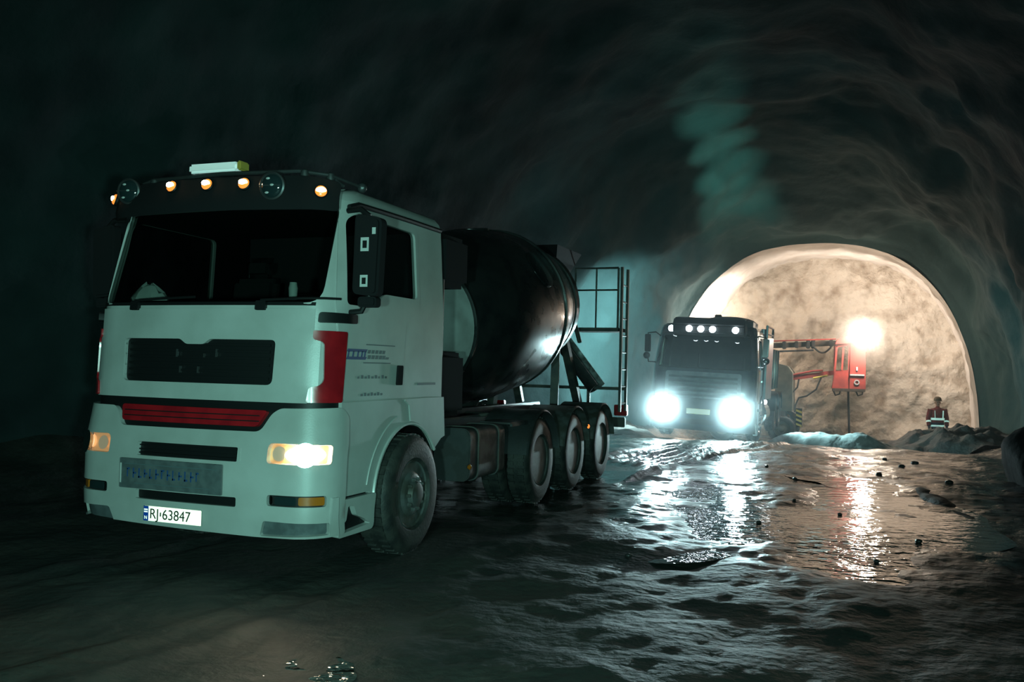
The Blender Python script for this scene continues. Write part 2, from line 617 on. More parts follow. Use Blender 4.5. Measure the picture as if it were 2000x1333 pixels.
def tunnel_piece(name, t0, t1, nt, label):
    ys = np.concatenate([np.linspace(-26, -8, 20)[:-1], np.linspace(-8, 24.0, 200), np.linspace(24.1, 25, 12)])
    th = np.linspace(t0, t1, nt)
    T, Yg = np.meshgrid(th, ys)
    a, b, xc = lerp_tab(AW, Yg), lerp_tab(BH, Yg), lerp_tab(XC, Yg)
    # smooth the width tables a little by sampling around
    px, pz = prof(T, a, b)
    arc = T * 5.0
    amp = 1 - sstep(23.8, 25.0, Yg) * 0.92
    d = 0.42 * fbm(arc * .35, Yg * .22, 3, 1) + 0.09 * fbm(arc * 1.1, Yg * .8, 3, 5) + .03 * fbm(arc * 4, Yg * 3, 2, 8)
    # shotcreted furrows that run around the vault near the portal
    d = d + .06 * np.sin(Yg * 2.1 + 1.6 * fbm(arc * .5, Yg * .3, 2, 21)) * sstep(14, 19, Yg)
    d = d * amp
    nx, nz = np.cos(T), np.sin(T)
    X = xc + px + nx * d
    Z = Z0 + pz + nz * d
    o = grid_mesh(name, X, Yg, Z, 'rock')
    return tag(o, label, kind='structure')


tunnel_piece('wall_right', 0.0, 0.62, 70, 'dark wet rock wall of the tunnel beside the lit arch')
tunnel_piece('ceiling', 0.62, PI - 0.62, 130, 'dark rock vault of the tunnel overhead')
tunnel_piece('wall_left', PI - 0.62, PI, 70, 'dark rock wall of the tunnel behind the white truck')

# the bright lined section behind the arch, and the rock face that ends it
th = np.linspace(0, PI, 140)
ys = np.linspace(24.98, 29.7, 46)
T, Yg = np.meshgrid(th, ys)
px, pz = prof(T, 4.72, 6.56)
d = (.05 * fbm(T * 9, Yg * 1.2, 3, 31) + .03 * fbm(T * 30, Yg * 5, 2, 35)) * sstep(24.98, 25.4, Yg)
o = grid_mesh('wall_lining', lerp_tab(XC, Yg) + px + np.cos(T) * d, Yg, Z0 + pz + np.sin(T) * d, 'shot')
tag(o, 'smooth pale shotcrete lining just inside the lit arch', kind='structure')
xs = np.linspace(-1.8, 9.2, 150)
zs = np.linspace(-1.2, 6.4, 110)
Xg, Zg = np.meshgrid(xs, zs)
Yf_ = 29.3 + .16 * fbm(Xg * .35, Zg * .35, 3, 41) + .12 * fbm(Xg * 1.3, Zg * 1.3, 3, 44) + .03 * fbm(Xg * 5, Zg * 5, 2, 47)
o = grid_mesh('wall_back', Xg, Yf_, Zg, 'face', flip=True)
tag(o, 'floodlit tan rock face closing the tunnel behind the red cabin', kind='structure')

# floor
fx = np.arange(-8.5, 11.0, 0.055)
fy = np.concatenate([np.arange(-14, -4.0, 0.25), np.arange(-4.0, 18, 0.055), np.arange(18, 29.5, 0.12)])


def floor_h(X, Y):
    h = floor_base(Y)
    wet = sstep(2.0, 3.2, X + .25 * fbm(X * .4, Y * .4, 2, 60)) * (1 - sstep(6.2, 7.2, X)) * sstep(-.4, 1.2, Y) * (1 - sstep(13.5, 15.0, Y))
    h = h + .035 * fbm(X * .9, Y * .55, 3, 51) + .012 * fbm(X * 3.2, Y * 2.6, 3, 55) + .006 * fbm(X * 9, Y * 7, 2, 58)
    h = h - .019 * wet
    # wheel ruts leading from the white truck's rear axles to the second truck
    cx = 1.30 + 0.05 * (Y - 7.0) + .018 * (Y - 7) ** 2
    win = sstep(6.0, 8.0, Y) * (1 - sstep(14.8, 16.2, Y))
    for off, amp, wd in ((-1.35, .04, .07), (-1.05, .04, .06), (-.75, .045, .07), (-.48, .05, .06), (-.22, .05, .06), (.02, .05, .05), (.30, .05, .06)):
        wob = .04 * fbm(Y * .5, Y * 0 + off * 5, 2, 70)
        h = h + 1.5 * amp * win * np.exp(-((X - cx - off - wob) / wd) ** 2) * (.85 + .25 * vnoise(Y * 1.1, Y * 0 + off * 9, 73))
    # older shallow ruts in front of the white truck
    for off in (-1.1, -.75, .85, 1.2):
        h = h + .02 * np.exp(-((X - off - .35 * (Y + 2) * 0.25) / .08) ** 2) * (1 - sstep(.5, 2.5, Y))
    # the ground rises to the tunnel walls
    e = np.abs(X - lerp_tab(XC, Y)) - lerp_tab(AW, Y)
    h = h + .55 * sstep(-1.6, .3, e) * (1 + .3 * fbm(X, Y, 2, 80))
    # keep it low under the white truck's wheels
    under = (1 - sstep(1.35, 1.7, np.abs(X))) * sstep(-.2, .6, Y) * (1 - sstep(9.0, 10, Y))
    h = h * (1 - under) + under * np.minimum(h, -.004)
    return h


Xg, Yg = np.meshgrid(fx, fy)
o = grid_mesh('floor', Xg, Yg, floor_h(Xg, Yg), 'mud')
tag(o, 'wet muddy tunnel floor with ruts and standing water', kind='structure')


# ------------------------------------------------------------------ curved cab surfaces
class Surf:
    """front and sides of a cab: u runs along the plan outline from the front centre (+ to the picture's right), z up"""

    def __init__(s, wtab, ytab, r, bow):
        s.wt, s.yt, s.r, s.bow = wtab, ytab, r, bow

    def w(s, z):
        return float(lerp_tab(s.wt, z))

    def yf(s, z):
        return float(lerp_tab(s.yt, z))

    def raw(s, u, z):
        sg = 1 if u >= 0 else -1
        u = abs(u)
        w_, y0, r = s.w(z), s.yf(z), s.r
        a = w_ - r
        if u <= a:
            x, y = u, y0 + s.bow * (u / a) ** 2
        else:
            t = (u - a) / r
            y1 = y0 + s.bow
            if t < PI / 2:
                x, y = a + r * math.sin(t), y1 + r * (1 - math.cos(t))
            else:
                x, y = w_, y1 + r + (u - a - r * PI / 2)
        return Vector((sg * x, y, z))

    def U(s, y, z):
        return (y - s.yf(z) - s.bow - s.r) + s.w(z) - s.r + s.r * PI / 2

    def P(s, u, z, off=0.0):
        p = s.raw(u, z)
        if off == 0:
            return p
        e = .004
        du = s.raw(u + e, z) - s.raw(u - e, z)
        dz = s.raw(u, z + e) - s.raw(u, z - e)
        n = du.cross(dz).normalized()
        return p + n * off


def rnd_poly(pts, rad, seg=5):
    """round the corners of a 2D polygon"""
    out = []
    n = len(pts)
    for i in range(n):
        p0, p1, p2 = Vector(pts[i - 1]), Vector(pts[i]), Vector(pts[(i + 1) % n])
        r = rad[i] if isinstance(rad, (list, tuple)) else rad
        a, b = (p0 - p1), (p2 - p1)
        k = min(r, a.length * .45, b.length * .45)
        if k < 1e-4:
            out.append(tuple(p1))
            continue
        A, B = p1 + a.normalized() * k, p1 + b.normalized() * k
        for j in range(seg + 1):
            t = j / seg
            out.append(tuple((1 - t) ** 2 * A + 2 * t * (1 - t) * p1 + t * t * B))
    return out


def densify(poly, step):
    out = []
    n = len(poly)
    for i in range(n):
        a, b = poly[i], poly[(i + 1) % n]
        L = math.hypot(b[0] - a[0], b[1] - a[1])
        k = max(1, int(math.ceil(L / step)))
        for j in range(k):
            t = j / k
            out.append((a[0] + (b[0] - a[0]) * t, a[1] + (b[1] - a[1]) * t))
    return out


def inside(p, poly):
    x, y = p
    c = False
    j = len(poly) - 1
    for i in range(len(poly)):
        xi, yi = poly[i]
        xj, yj = poly[j]
        if (yi > y) != (yj > y) and x < (xj - xi) * (y - yi) / (yj - yi) + xi:
            c = not c
        j = i
    return c


def panel(name, S, poly, m, parent, off=0.0, thick=0.02, holes=(), step=0.06, smooth=True):
    """a curved sheet with real thickness cut to a 2D outline on the surface"""
    loops = [densify(poly, step)] + [densify(h, step) for h in holes]
    V2, E = [], []
    for lp in loops:
        k = len(V2)
        V2 += lp
        E += [(k + i, k + (i + 1) % len(lp)) for i in range(len(lp))]
    nb = len(V2)
    us, zs_ = [p[0] for p in loops[0]], [p[1] for p in loops[0]]
    u = min(us) + step * .5
    bset = V2[:]
    while u < max(us):
        z = min(zs_) + step * .5
        while z < max(zs_):
            if inside((u, z), loops[0]) and not any(inside((u, z), h) for h in loops[1:]):
                if all((u - q[0]) ** 2 + (z - q[1]) ** 2 > (step * .4) ** 2 for q in bset):
                    V2.append((u, z))
            z += step
        u += step
    res = delaunay_2d_cdt([Vector(p) for p in V2], E, [], 0, 1e-6)
    vs2, fs2 = res[0], res[2]
    F = []
    for f in fs2:
        cx = sum(vs2[i][0] for i in f) / 3
        cz = sum(vs2[i][1] for i in f) / 3
        if inside((cx, cz), loops[0]) and not any(inside((cx, cz), h) for h in loops[1:]):
            F.append(tuple(f))
    me = bpy.data.meshes.new(name)
    bm = bmesh.new()
    bv = [bm.verts.new(S.P(p[0], p[1], off)) for p in vs2]
    for f in F:
        try:
            bm.faces.new([bv[i] for i in f])
        except ValueError:
            pass
    loose = [v for v in bm.verts if not v.link_faces]
    bmesh.ops.delete(bm, geom=loose, context='VERTS')
    bm.normal_update()
    bnd = [e for e in bm.edges if len(e.link_faces) == 1]
    # rim going inwards
    inv = {}
    uvmap = {}
    for p, v in zip(vs2, bv):
        if v.is_valid:
            uvmap[v] = p
    if thick > 0:
        for e in bnd:
            for v in e.verts:
                if v not in inv:
                    p = uvmap[v]
                    inv[v] = bm.verts.new(S.P(p[0], p[1], off - thick))
        for e in bnd:
            a, b = e.verts
            bm.faces.new([a, b, inv[b], inv[a]])
    bmesh.ops.recalc_face_normals(bm, faces=bm.faces)
    bm.faces.ensure_lookup_table()
    bm.normal_update()
    vote = 0.0
    for f_ in bm.faces:
        q0 = [uvmap[v] for v in f_.verts if v in uvmap]
        if len(q0) == 3:
            out_n = S.P(q0[0][0], q0[0][1], .1) - S.P(q0[0][0], q0[0][1], -.1)
            vote += f_.calc_area() * f_.normal.dot(out_n)
    if vote < 0:
        bmesh.ops.reverse_faces(bm, faces=bm.faces)
    bm.to_mesh(me)
    bm.free()
    if smooth:
        me.polygons.foreach_set('use_smooth', [True] * len(me.polygons))
        me.set_sharp_from_angle(angle=math.radians(40))
    me.materials.append(M[m] if isinstance(m, str) else m)
    o = bpy.data.objects.new(name, me)
    col.objects.link(o)
    if parent is not None:
        o.parent = parent
    return o


def rect(u0, u1, z0, z1, r=0.0):
    p = [(u0, z0), (u1, z0), (u1, z1), (u0, z1)]
    return rnd_poly(p, r) if r > 0 else p


def mirror_u(poly):
    return [(-p[0], p[1]) for p in poly][::-1]


def text_obj(name, body, size, m, parent, loc, rot, extrude=0.001, align='LEFT', sx=1.0):
    c = bpy.data.curves.new(name, 'FONT')
    c.body = body
    c.size = size
    c.extrude = extrude
    c.align_x = align
    c.align_y = 'CENTER'
    tmp = bpy.data.objects.new(name, c)
    col.objects.link(tmp)
    dg = bpy.context.evaluated_depsgraph_get()
    me = bpy.data.meshes.new_from_object(tmp.evaluated_get(dg))
    col.objects.unlink(tmp)
    bpy.data.objects.remove(tmp)
    me.materials.clear()
    me.materials.append(M[m])
    o = bpy.data.objects.new(name, me)
    col.objects.link(o)
    o.parent = parent
    o.location = loc
    o.rotation_euler = rot
    o.scale = (sx, 1, 1)
    return o


# ------------------------------------------------------------------ wheels
def make_wheel(kind, parent, loc, R=.5, width=.3, rimmat='rim'):
    """axle along X, outer side +X; tyre with rim and hub as its pieces"""
    t = MB()
    h = width / 2
    pr = [(R * .57, -h * .8), (R * .62, -h), (R * .85, -h * 1.04), (R * .96, -h * .9), (R, -h * .72), (R, h * .72), (R * .96, h * .9), (R * .85, h * 1.04), (R * .62, h), (R * .57, h * .8)]
    t.lathe(pr, 40, (0, 0, 0), (1, 0, 0))
    for k in range(40):
        a = 2 * PI * k / 40
        for sx in (-1, 1):
            t.box((sx * h * .45, math.sin(a) * (R + .004), math.cos(a) * (R + .004)), (h * .55, .045, .022), (-a, 0, 0))
    ty = t.build('wheel', 'rubber', parent)
    ty.location = loc
    r = MB()
    if kind == 'front':
        pr = [(R * .58, h * .82), (R * .56, h * .9), (R * .53, h * .8), (R * .5, h * .55), (R * .46, h * .6), (R * .34, h * .95), (R * .3, h * .98), (R * .22, h * .98), (R * .2, h * 1.25), (R * .12, h * 1.3), (0, h * 1.3)]
    else:
        pr = [(R * .58, h * .82), (R * .56, h * .9), (R * .53, h * .75), (R * .5, h * .2), (R * .46, -h * .2), (R * .3, -h * .3), (R * .27, -h * .25), (R * .25, h * .5), (R * .17, h * .75), (R * .1, h * .8), (0, h * .8)]
    r.lathe(pr, 32, (0, 0, 0), (1, 0, 0))
    for k in range(10):
        a = 2 * PI * k / 10
        xx = h * 1.0 if kind == 'front' else -h * .22
        r.lathe([(.016, 0), (.016, .03), (.008, .036)], 6, (xx, math.cos(a) * R * .26 * (1 if kind == 'front' else 1.32), math.sin(a) * R * .26 * (1 if kind == 'front' else 1.32)), (1, 0, 0))
    rr = r.build('wheel_rim', rimmat, ty)
    return ty


def flip_copy(w_, parent, loc):
    c = copy_tree(w_, parent)
    c.location = loc
    c.rotation_euler = (0, 0, PI)
    return c


# ------------------------------------------------------------------ white mixer truck
T1 = empty('mixer_truck')
tag(T1, 'white concrete mixer truck with dark drum and amber roof lamps', 'truck')
CAB = Surf([(0.2, 1.12), (2.1, 1.12), (2.9, 1.07), (3.2, 1.05)], [(0.2, .05), (1.3, .06), (2.03, .10), (2.8, .30), (2.95, .36), (3.2, .5)], .27, .05)
BMP = Surf([(0.2, 1.15), (.5, 1.175), (1.0, 1.175), (1.3, 1.15)], [(0.2, .02), (.45, -.03), (.9, -.03), (1.3, .03)], .30, .05)
CL = 2.12   # rear of the cab


def sidepoly(S, pts):
    return [(S.U(y, z), z) for (y, z) in pts]


WS = rnd_poly([(-1.04, 2.045), (1.04, 2.045), (1.05, 2.80), (-1.05, 2.80)], [.13, .13, .06, .06])
SW = sidepoly(CAB, rnd_poly([(.40, 2.05), (.86, 2.05), (.96, 2.17), (1.57, 2.17), (1.56, 2.75), (.56, 2.76), (.46, 2.7)], [.05, .06, .06, .05, .06, .06, .06]))

GR = rnd_poly([(-.70, 1.43), (.70, 1.43), (.71, 1.765), (.14, 1.765), (.08, 1.725), (-.08, 1.725), (-.14, 1.765), (-.71, 1.765)], [.05, .05, .04, .02, .02, .02, .02, .04])
# shell of the cab, windscreen and side windows cut out of it
uo = []
for z in np.linspace(1.31, 2.86, 12):
    uo.append((CAB.U(CL, z), float(z)))
shell = uo + [(-p[0], p[1]) for p in uo[::-1]]
panel('cab_body', CAB, shell, 'white', T1, 0, .03, [WS, SW, mirror_u(SW), GR], .09)
liner = [(p[0] * .985, p[1] * (1 if p[1] < 2 else .995)) for p in shell]
panel('cab_lining', CAB, shell, 'dark', T1, -.05, .0, [WS, SW, mirror_u(SW)], .12)
# roof
rings = []
for z, ins in ((2.86, 0), (2.91, .012), (2.955, .04), (2.985, .09), (3.005, .17), (3.02, .34)):
    ue = CAB.U(CL, z)
    ring = [CAB.P(u, z, -ins) for u in np.linspace(-ue, ue, 61)]
    for p in ring:
        p.y = min(p.y, CL - ins * 1.1)
    rings.append(ring)
mb = MB()
mb.loft(rings, caps=False)
mb.add(rings[-1], [tuple(range(61))])
mb.build('cab_roof', 'white', T1)
mb = MB()
mb.prism([(-1.11, 1.0), (1.11, 1.0), (1.11, 2.1), (1.06, 2.88), (-1.06, 2.88), (-1.11, 2.1)], 'y', CL - .03, CL)
mb.build('cab_rear_wall', 'white', T1, bevel=.01)
mb = MB()
mb.box((0, CL - .07, 2.1), (2.0, .03, 1.5))
mb.build('rear_wall_lining', 'seat', T1)
mb = MB()
mb.box((0, 1.28, 2.835), (2.0, 1.55, .02))
mb.build('roof_lining', 'seat', T1)
mb = MB()
mb.box((0, 1.22, 1.34), (2.06, 1.55, .06))
mb.build('cab_floor', 'dark', T1)
# hood panel over the grille
hood = [(-1.0, 1.305), (.98, 1.305), (.98, 1.40), (1.05, 1.42), (1.05, 1.77), (1.0, 1.80), (1.0, 2.0), (-1.0, 2.0), (-1.0, 1.80), (-1.05, 1.77), (-1.05, 1.42), (-.98, 1.40)]
panel('hood_panel', CAB, hood, 'white', T1, .014, .03, [GR], .09)
gr = panel('grille', CAB, GR, 'black', T1, -.02, .02, (), .09)
mb0 = None
for i in range(6):
    z = 1.475 + i * .05
    wdt = .66
    o = panel('grille_slat', CAB, rect(-wdt, wdt, z - .009, z + .009), 'black', gr, .0, .02, (), .15)
for u, z, hh in ((-.17, 1.655, .06), (.20, 1.66, .06), (-.13, 1.53, .05), (.04, 1.53, .05), (.09, 1.64, .03)):
    panel('grille_glint_bar', CAB, rect(u - .006, u + .006, z - hh / 2, z + hh / 2), 'steel', gr, .006, .02, (), .15)
# red corner deflectors
RC = rnd_poly([(.995, 1.84), (.995, 1.775), (1.075, 1.755), (1.085, 1.47), (1.055, 1.435), (.985, 1.42), (.97, 1.31), (1.245, 1.31), (1.265, 1.84)], [.01, .02, .03, .03, .02, .02, .02, .02, .02])
for pl in (RC, mirror_u(RC)):
    panel('corner_deflector', CAB, pl, 'red', T1, .028, .03, (), .05)
# wipers
for u in (-.62, .57):
    panel('wiper_base', CAB, rnd_poly(rect(u - .04, u + .045, 1.985, 2.05), .012), 'black', T1, .035, .03, (), .06)
    mb = MB()
    mb.tube([CAB.P(u + t * .6, 2.055 + .025 * t, .03) for t in np.linspace(0, 1, 6)], .010, 6)
    mb.build('wiper', 'black', T1)
panel('scuttle_strip', CAB, rect(-1.0, 1.0, 2.025, 2.05), 'black', T1, .004, .02, (), .12)
panel('bumper_gap', CAB, [(-1.27, 1.2), (1.27, 1.2), (1.27, 1.315), (-1.27, 1.315)], 'black', T1, -.012, .02, (), .12)
# glass
panel('windscreen', CAB, WS, 'glass', T1, -.006, 0, (), .1)
for pl in (SW, mirror_u(SW)):
    panel('side_window', CAB, pl, 'glass', T1, -.008, 0, (), .1)

# doors with handle
DO = sidepoly(CAB, rnd_poly([(.37, 1.33), (1.30, 1.33), (1.37, 1.95), (1.62, 2.1), (1.61, 2.80), (.58, 2.81), (.40, 2.73)], [.03, .06, .06, .06, .08, .06, .06]))
for pl, hl, sg in ((DO, SW, 1), (mirror_u(DO), mirror_u(SW), -1)):
    dr = panel('door', CAB, pl, 'white', T1, .012, .014, [hl], .09)
    hp = sidepoly(CAB, rnd_poly([(1.20, 1.43), (1.29, 1.43), (1.30, 1.595), (1.215, 1.595)], .015))
    panel('door_handle', CAB, hp if sg > 0 else mirror_u(hp), 'dark', dr, .03, .02, (), .05)
    if sg > 0:
        DOOR = dr
        # the faded company mark: blue block, grey block, rules, and two lines too blurred to read
        def dec(name, pts, m, off=.0145):
            return panel(name, CAB, sidepoly(CAB, pts), m, DOOR, off, .003, (), .08)
        def lp(y0, y1, z0, z1, sk=.0):
            return [(y0, z0), (y1, z0), (y1 + sk, z1), (y0 + sk, z1)]
        dec('logo_rule', lp(.70, 1.17, 1.750, 1.759), 'greyprint')
        dec('logo_rule', lp(.66, 1.10, 1.607, 1.616), 'greyprint')
        dec('logo_block', lp(.41, .70, 1.695, 1.717, .02), 'blueprint')
        dec('logo_block', lp(.40, .69, 1.635, 1.657, .02), 'blueprint')
        for y in (.42, .49, .56, .62, .665):
            dec('logo_mark', lp(y, y + .022, 1.655, 1.70, .012), 'blueprint')
        for k, y in enumerate((.72, .78, .84, .90, .955)):
            dec('logo_mark', lp(y, y + .042, 1.685, 1.713, .012), 'greyprint')
            dec('logo_mark', lp(y, y + .046, 1.642, 1.672, .012), 'greyprint')
        dec('logo_mark', lp(1.01, 1.06, 1.642, 1.660, .012), 'greyprint')
        for k in range(9):
            y = .575 + k * .054
            dec('web_address_mark', lp(y, y + (.036 if k % 3 else .028), 1.488, 1.515 if k % 2 else 1.505), 'greyprint')
        for k in range(7):
            y = .63 + k * .052
            dec('phone_number_mark', lp(y, y + .034, 1.352, 1.378 if k % 2 else 1.37), 'greyprint')
# side panel behind door: a faint decal
panel('side_decal', CAB, sidepoly(CAB, [(1.62, 1.425), (1.98, 1.425), (1.98, 1.445), (1.62, 1.445)]), 'greyprint', T1, .004, .003, (), .1)
# drip rail above the door
for sg in (1, -1):
    mb = MB()
    mb.tube([CAB.P(sg * CAB.U(y, z), z, .02) for y, z in ((.50, 2.80), (.60, 2.835), (1.0, 2.842), (1.5, 2.846), (2.06, 2.846))], .022, 8)
    mb.build('drip_rail', 'black', T1)

# lower side of the cab with the wheel arch
YA, RA = 1.454, .60
arc = [(YA + RA * math.cos(a), .50 + RA * math.sin(a)) for a in np.linspace(PI * .98, PI * .19, 22)]
low = [(.36, .60), (.80, .60)] + [(max(.84, p[0]), p[1]) for p in arc] + [(2.10, .93), (2.18, .95), (2.14, 1.31), (.36, 1.31)]
low = [low[0], low[1]] + low[2:]
for sg in (1, -1):
    pl = sidepoly(CAB, low)
    panel('side_skirt', CAB, pl if sg > 0 else mirror_u(pl), 'white', T1, .016, .04, (), .08)
    mb = MB()
    lip = [CAB.P(sg * CAB.U(y, z), z, .02) for y, z in arc]
    mb.tube(lip, .016, 6)
    mb.build('wheel_arch_lip', 'white', T1)
    mb = MB()
    mb.lathe([(RA + .01, 0), (RA + .01, .55), (RA - .02, .55), (RA - .02, 0)], 24, (sg * .56, YA, .50), (sg, 0, 0), True, *((-PI * .02, PI * .98) if False else (0, 2 * PI * .5)))
    mb.build('wheel_arch_liner', 'black', T1)
    # crease running down from the door to the arch
    mb = MB()
    mb.tube([CAB.P(sg * CAB.U(y, z), z, .018) for y, z in ((1.36, 1.30), (1.44, 1.26), (1.47, 1.12))], .008, 6)
    mb.build('body_crease', 'white', T1)
    mb = MB()
    mb.tube([CAB.P(sg * CAB.U(y, z), z, .018) for y, z in [(YA + .72 * math.cos(a), .50 + .70 * math.sin(a)) for a in np.linspace(PI * .93, PI * .60, 12)]], .008, 6)
    mb.build('body_crease', 'white', T1)
    # step box below
    step = rnd_poly([(.34, .30), (.86, .30), (.86, .585), (.34, .585)], [.02, .05, .02, .02])
    hole = rnd_poly([(.40, .33), (.80, .35), (.70, .40), (.58, .44), (.52, .53), (.44, .53), (.43, .42), (.38, .40)], .02)
    pl, hl = sidepoly(BMP, step), sidepoly(BMP, hole)
    if sg < 0:
        pl, hl = mirror_u(pl), mirror_u(hl)
    st = panel('step_box', BMP, pl, 'white', T1, -.01, .06, [hl], .06)
    panel('step_recess', BMP, pl, 'black', st, -.055, .01, (), .1)

# bumper with lamp openings
BW = 1.34
HL = rnd_poly([(.735, .865), (1.235, .865), (1.235, 1.005), (.735, 1.015)], [.03, .03, .03, .05])
FOG = rnd_poly([(.745, .56), (1.20, .56), (1.20, .64), (.745, .64)], .025)
LOW = rnd_poly([(.66, .30), (1.23, .33), (1.24, .45), (.70, .455)], .03)
I1 = rect(-.44, .49, .865, .97, .015)
I2 = rect(-.44, .49, .535, .605, .015)
bo = [(-1.40, .36), (-1.2, .345), (-.64, .345), (.64, .325), (1.2, .33), (1.40, .33), (1.42, 1.0), (1.40, 1.2), (1.30, 1.275), (.80, 1.265), (.735, 1.225), (.655, 1.09), (-.64, 1.085), (-.70, 1.20), (-.74, 1.235), (-1.30, 1.24), (-1.41, 1.18)]
bo = rnd_poly(bo, [.03] * 8 + [.06, .03, .04, .05, .04, .04, .04, .06, .06])
LOWR = rnd_poly([(.68, .335), (1.22, .35), (1.23, .44), (.72, .45)], .02)
bp_ = panel('bumper', BMP, bo, 'white', T1, 0, .05, [HL, mirror_u(HL), FOG, mirror_u(FOG), I1, I2, LOWR, mirror_u(LOWR)], .08)
panel('air_intake', BMP, [(p[0] * 1.02, p[1]) for p in I1], 'black', bp_, -.035, .01, (), .12)
panel('air_intake', BMP, [(p[0] * 1.02, p[1]) for p in I2], 'black', bp_, -.035, .01, (), .12)
for k in range(3):
    for z0 in (.885 + k * .03,):
        panel('intake_slat', BMP, rect(-.43, .48, z0 - .005, z0 + .005), 'black', bp_, -.012, .02, (), .2)
panel('intake_end_trim', BMP, rect(.492, .515, .872, .965), 'white', bp_, .006, .01, (), .1)
for pl in (LOWR, mirror_u(LOWR)):
    panel('lower_air_duct', BMP, pl, 'boardgrey', bp_, -.035, .01, (), .1)
panel('bumper_recess', BMP, [(-.78, 1.05), (.80, 1.05), (.80, 1.28), (-.78, 1.28)], 'black', T1, -.04, .01, (), .12)
RS = rnd_poly([(-.655, 1.25), (-.635, 1.125), (.625, 1.125), (.70, 1.245)], .03)
panel('red_strip', BMP, RS, 'red', T1, .005, .04, (), .08)
for z in (1.165, 1.205):
    panel('red_strip_line', BMP, rect(-.62, .64, z - .004, z + .004), 'black', T1, .0065, .01, (), .15)
mb = MB()
mb.prism([(-1.14, .36), (1.14, .36), (1.14, 1.2), (-1.14, 1.2)], 'y', .38, .42)
mb.build('bumper_carrier', 'black', T1)
# front corner fins below the lamps
for sg in (1, -1):
    p = [(1.22, .34), (1.30, .34), (1.30, .62), (1.245, .62)]
    panel('bumper_fin', BMP, p if sg > 0 else mirror_u(p), 'white', bp_, .016, .03, (), .08)

# head lamps: bowl, bulb, cover
for sg in (1, -1):
    hl = HL if sg > 0 else mirror_u(HL)
    body = panel('headlight', BMP, hl, 'hglow', T1, -.05, .0, (), .06)
    cu = 1.03
    c = BMP.P(sg * cu, .935, -.03)
    n = (BMP.P(sg * cu, .935, 0) - BMP.P(sg * cu, .935, -.1)).normalized()
    mb = MB()
    mb.lathe([(.020, .0), (.06, .012), (.085, .04), (.09, .045)], 24, c - n * .012, n)
    mb.build('reflector_bowl', 'reflector', body)
    mb = MB()
    if sg > 0:
        rg = []
        for rr_, dd in ((.2, .028), (.75, .030), (1, .022), (1, .0)):
            rg.append([BMP.P(cu + math.cos(a) * .155 * rr_, .935 + math.sin(a) * .062 * rr_, -.03 + dd) for a in np.linspace(0, 2 * PI, 28, endpoint=False)])
        mb.loft(rg[::-1])
        mb.build('headlight_beam_lens', 'hbulb', body)
    else:
        rg = []
        for rr_, dd in ((.2, .012), (.9, .012), (1, .0)):
            rg.append([BMP.P(-1.08 + math.cos(a) * .10 * rr_, .938 + math.sin(a) * .055 * rr_, -.04 + dd) for a in np.linspace(0, 2 * PI, 28, endpoint=False)])
        mb.loft(rg[::-1])
        mb.build('headlight_beam_lens', 'dimglow', body)
    c2 = BMP.P(sg * .825, .94, -.045)
    n2 = (BMP.P(sg * .825, .94, 0) - BMP.P(sg * .825, .94, -.1)).normalized()
    mb = MB()
    mb.lathe([(.012, .0), (.035, .008), (.052, .03), (.055, .032)], 20, c2, n2)
    mb.ball(c2 + n2 * .02, .013, 8, 6)
    mb.build('side_beam_bowl', 'hbowl', body)
    panel('headlight_cover', BMP, hl, 'lens', body, -.004, .0, (), .06)
    fg = FOG if sg > 0 else mirror_u(FOG)
    fl = panel('fog_lamp', BMP, fg, 'black', T1, -.035, .0, (), .08)
    pi = rnd_poly([(.99, .57), (1.19, .57), (1.19, .63), (.99, .63)], .015)
    panel('turn_signal_lens', BMP, pi if sg > 0 else mirror_u(pi), 'amberlens', fl, -.012, .02, (), .06)
    pi = rnd_poly([(.80, .57), (.97, .57), (.97, .63), (.80, .63)], .015)
    panel('fog_lens', BMP, pi if sg > 0 else mirror_u(pi), 'spotglass', fl, -.014, .02, (), .06)
    pi = rect(.768, .782, .572, .63)
    panel('fog_lamp_trim', BMP, pi if sg > 0 else mirror_u(pi), 'chrome', fl, -.008, .02, (), .06)
lamp('truck_headlight', 'SPOT', (.98, -.07, .93), 14, (1.0, .78, .52), (1.6, -5, .2), .06, 110, .8, T1)
lamp('truck_headlight', 'SPOT', (-.98, -.07, .93), 6, (1.0, .78, .52), (-1.4, -5, .2), .06, 90, .8, T1)

# company board across the bumper
mb = MB()
mb.box((-.075, -.065, .73), (.95, .018, .225))
bd = mb.build('name_board', 'boardgrey', T1, bevel=.004)
mb = MB()
for x0, x1, z0, z1 in ((-.50, .36, .800, .806), (-.40, .30, .655, .661)):
    mb.box(((x0 + x1) / 2, -.0745, (z0 + z1) / 2), (x1 - x0, .003, z1 - z0))
mb.build('board_rule', 'greyprint', bd)
mb = MB()
mb.box((-.535, -.0745, .73), (.012, .004, .15))
mb.build('board_end_trim', 'sticker', bd)
mb = MB()
for k in range(13):
    x = -.485 + k * .054
    wd = .040 if k % 4 else .032
    mb = MB()
    mb.box((x + wd / 2, -.0745, .735), (wd * .3, .003, .075 if k % 3 else .06))
    if k % 2 == 0:
        mb.box((x + wd / 2 + .008, -.0745, .735 + (.03 if k % 3 == 0 else -.028)), (wd * .8, .003, .014))
    else:
        mb.box((x + wd / 2 + .012, -.0745, .735), (wd * .7, .003, .013))
    mb.build('board_letter', 'blueprint', bd)
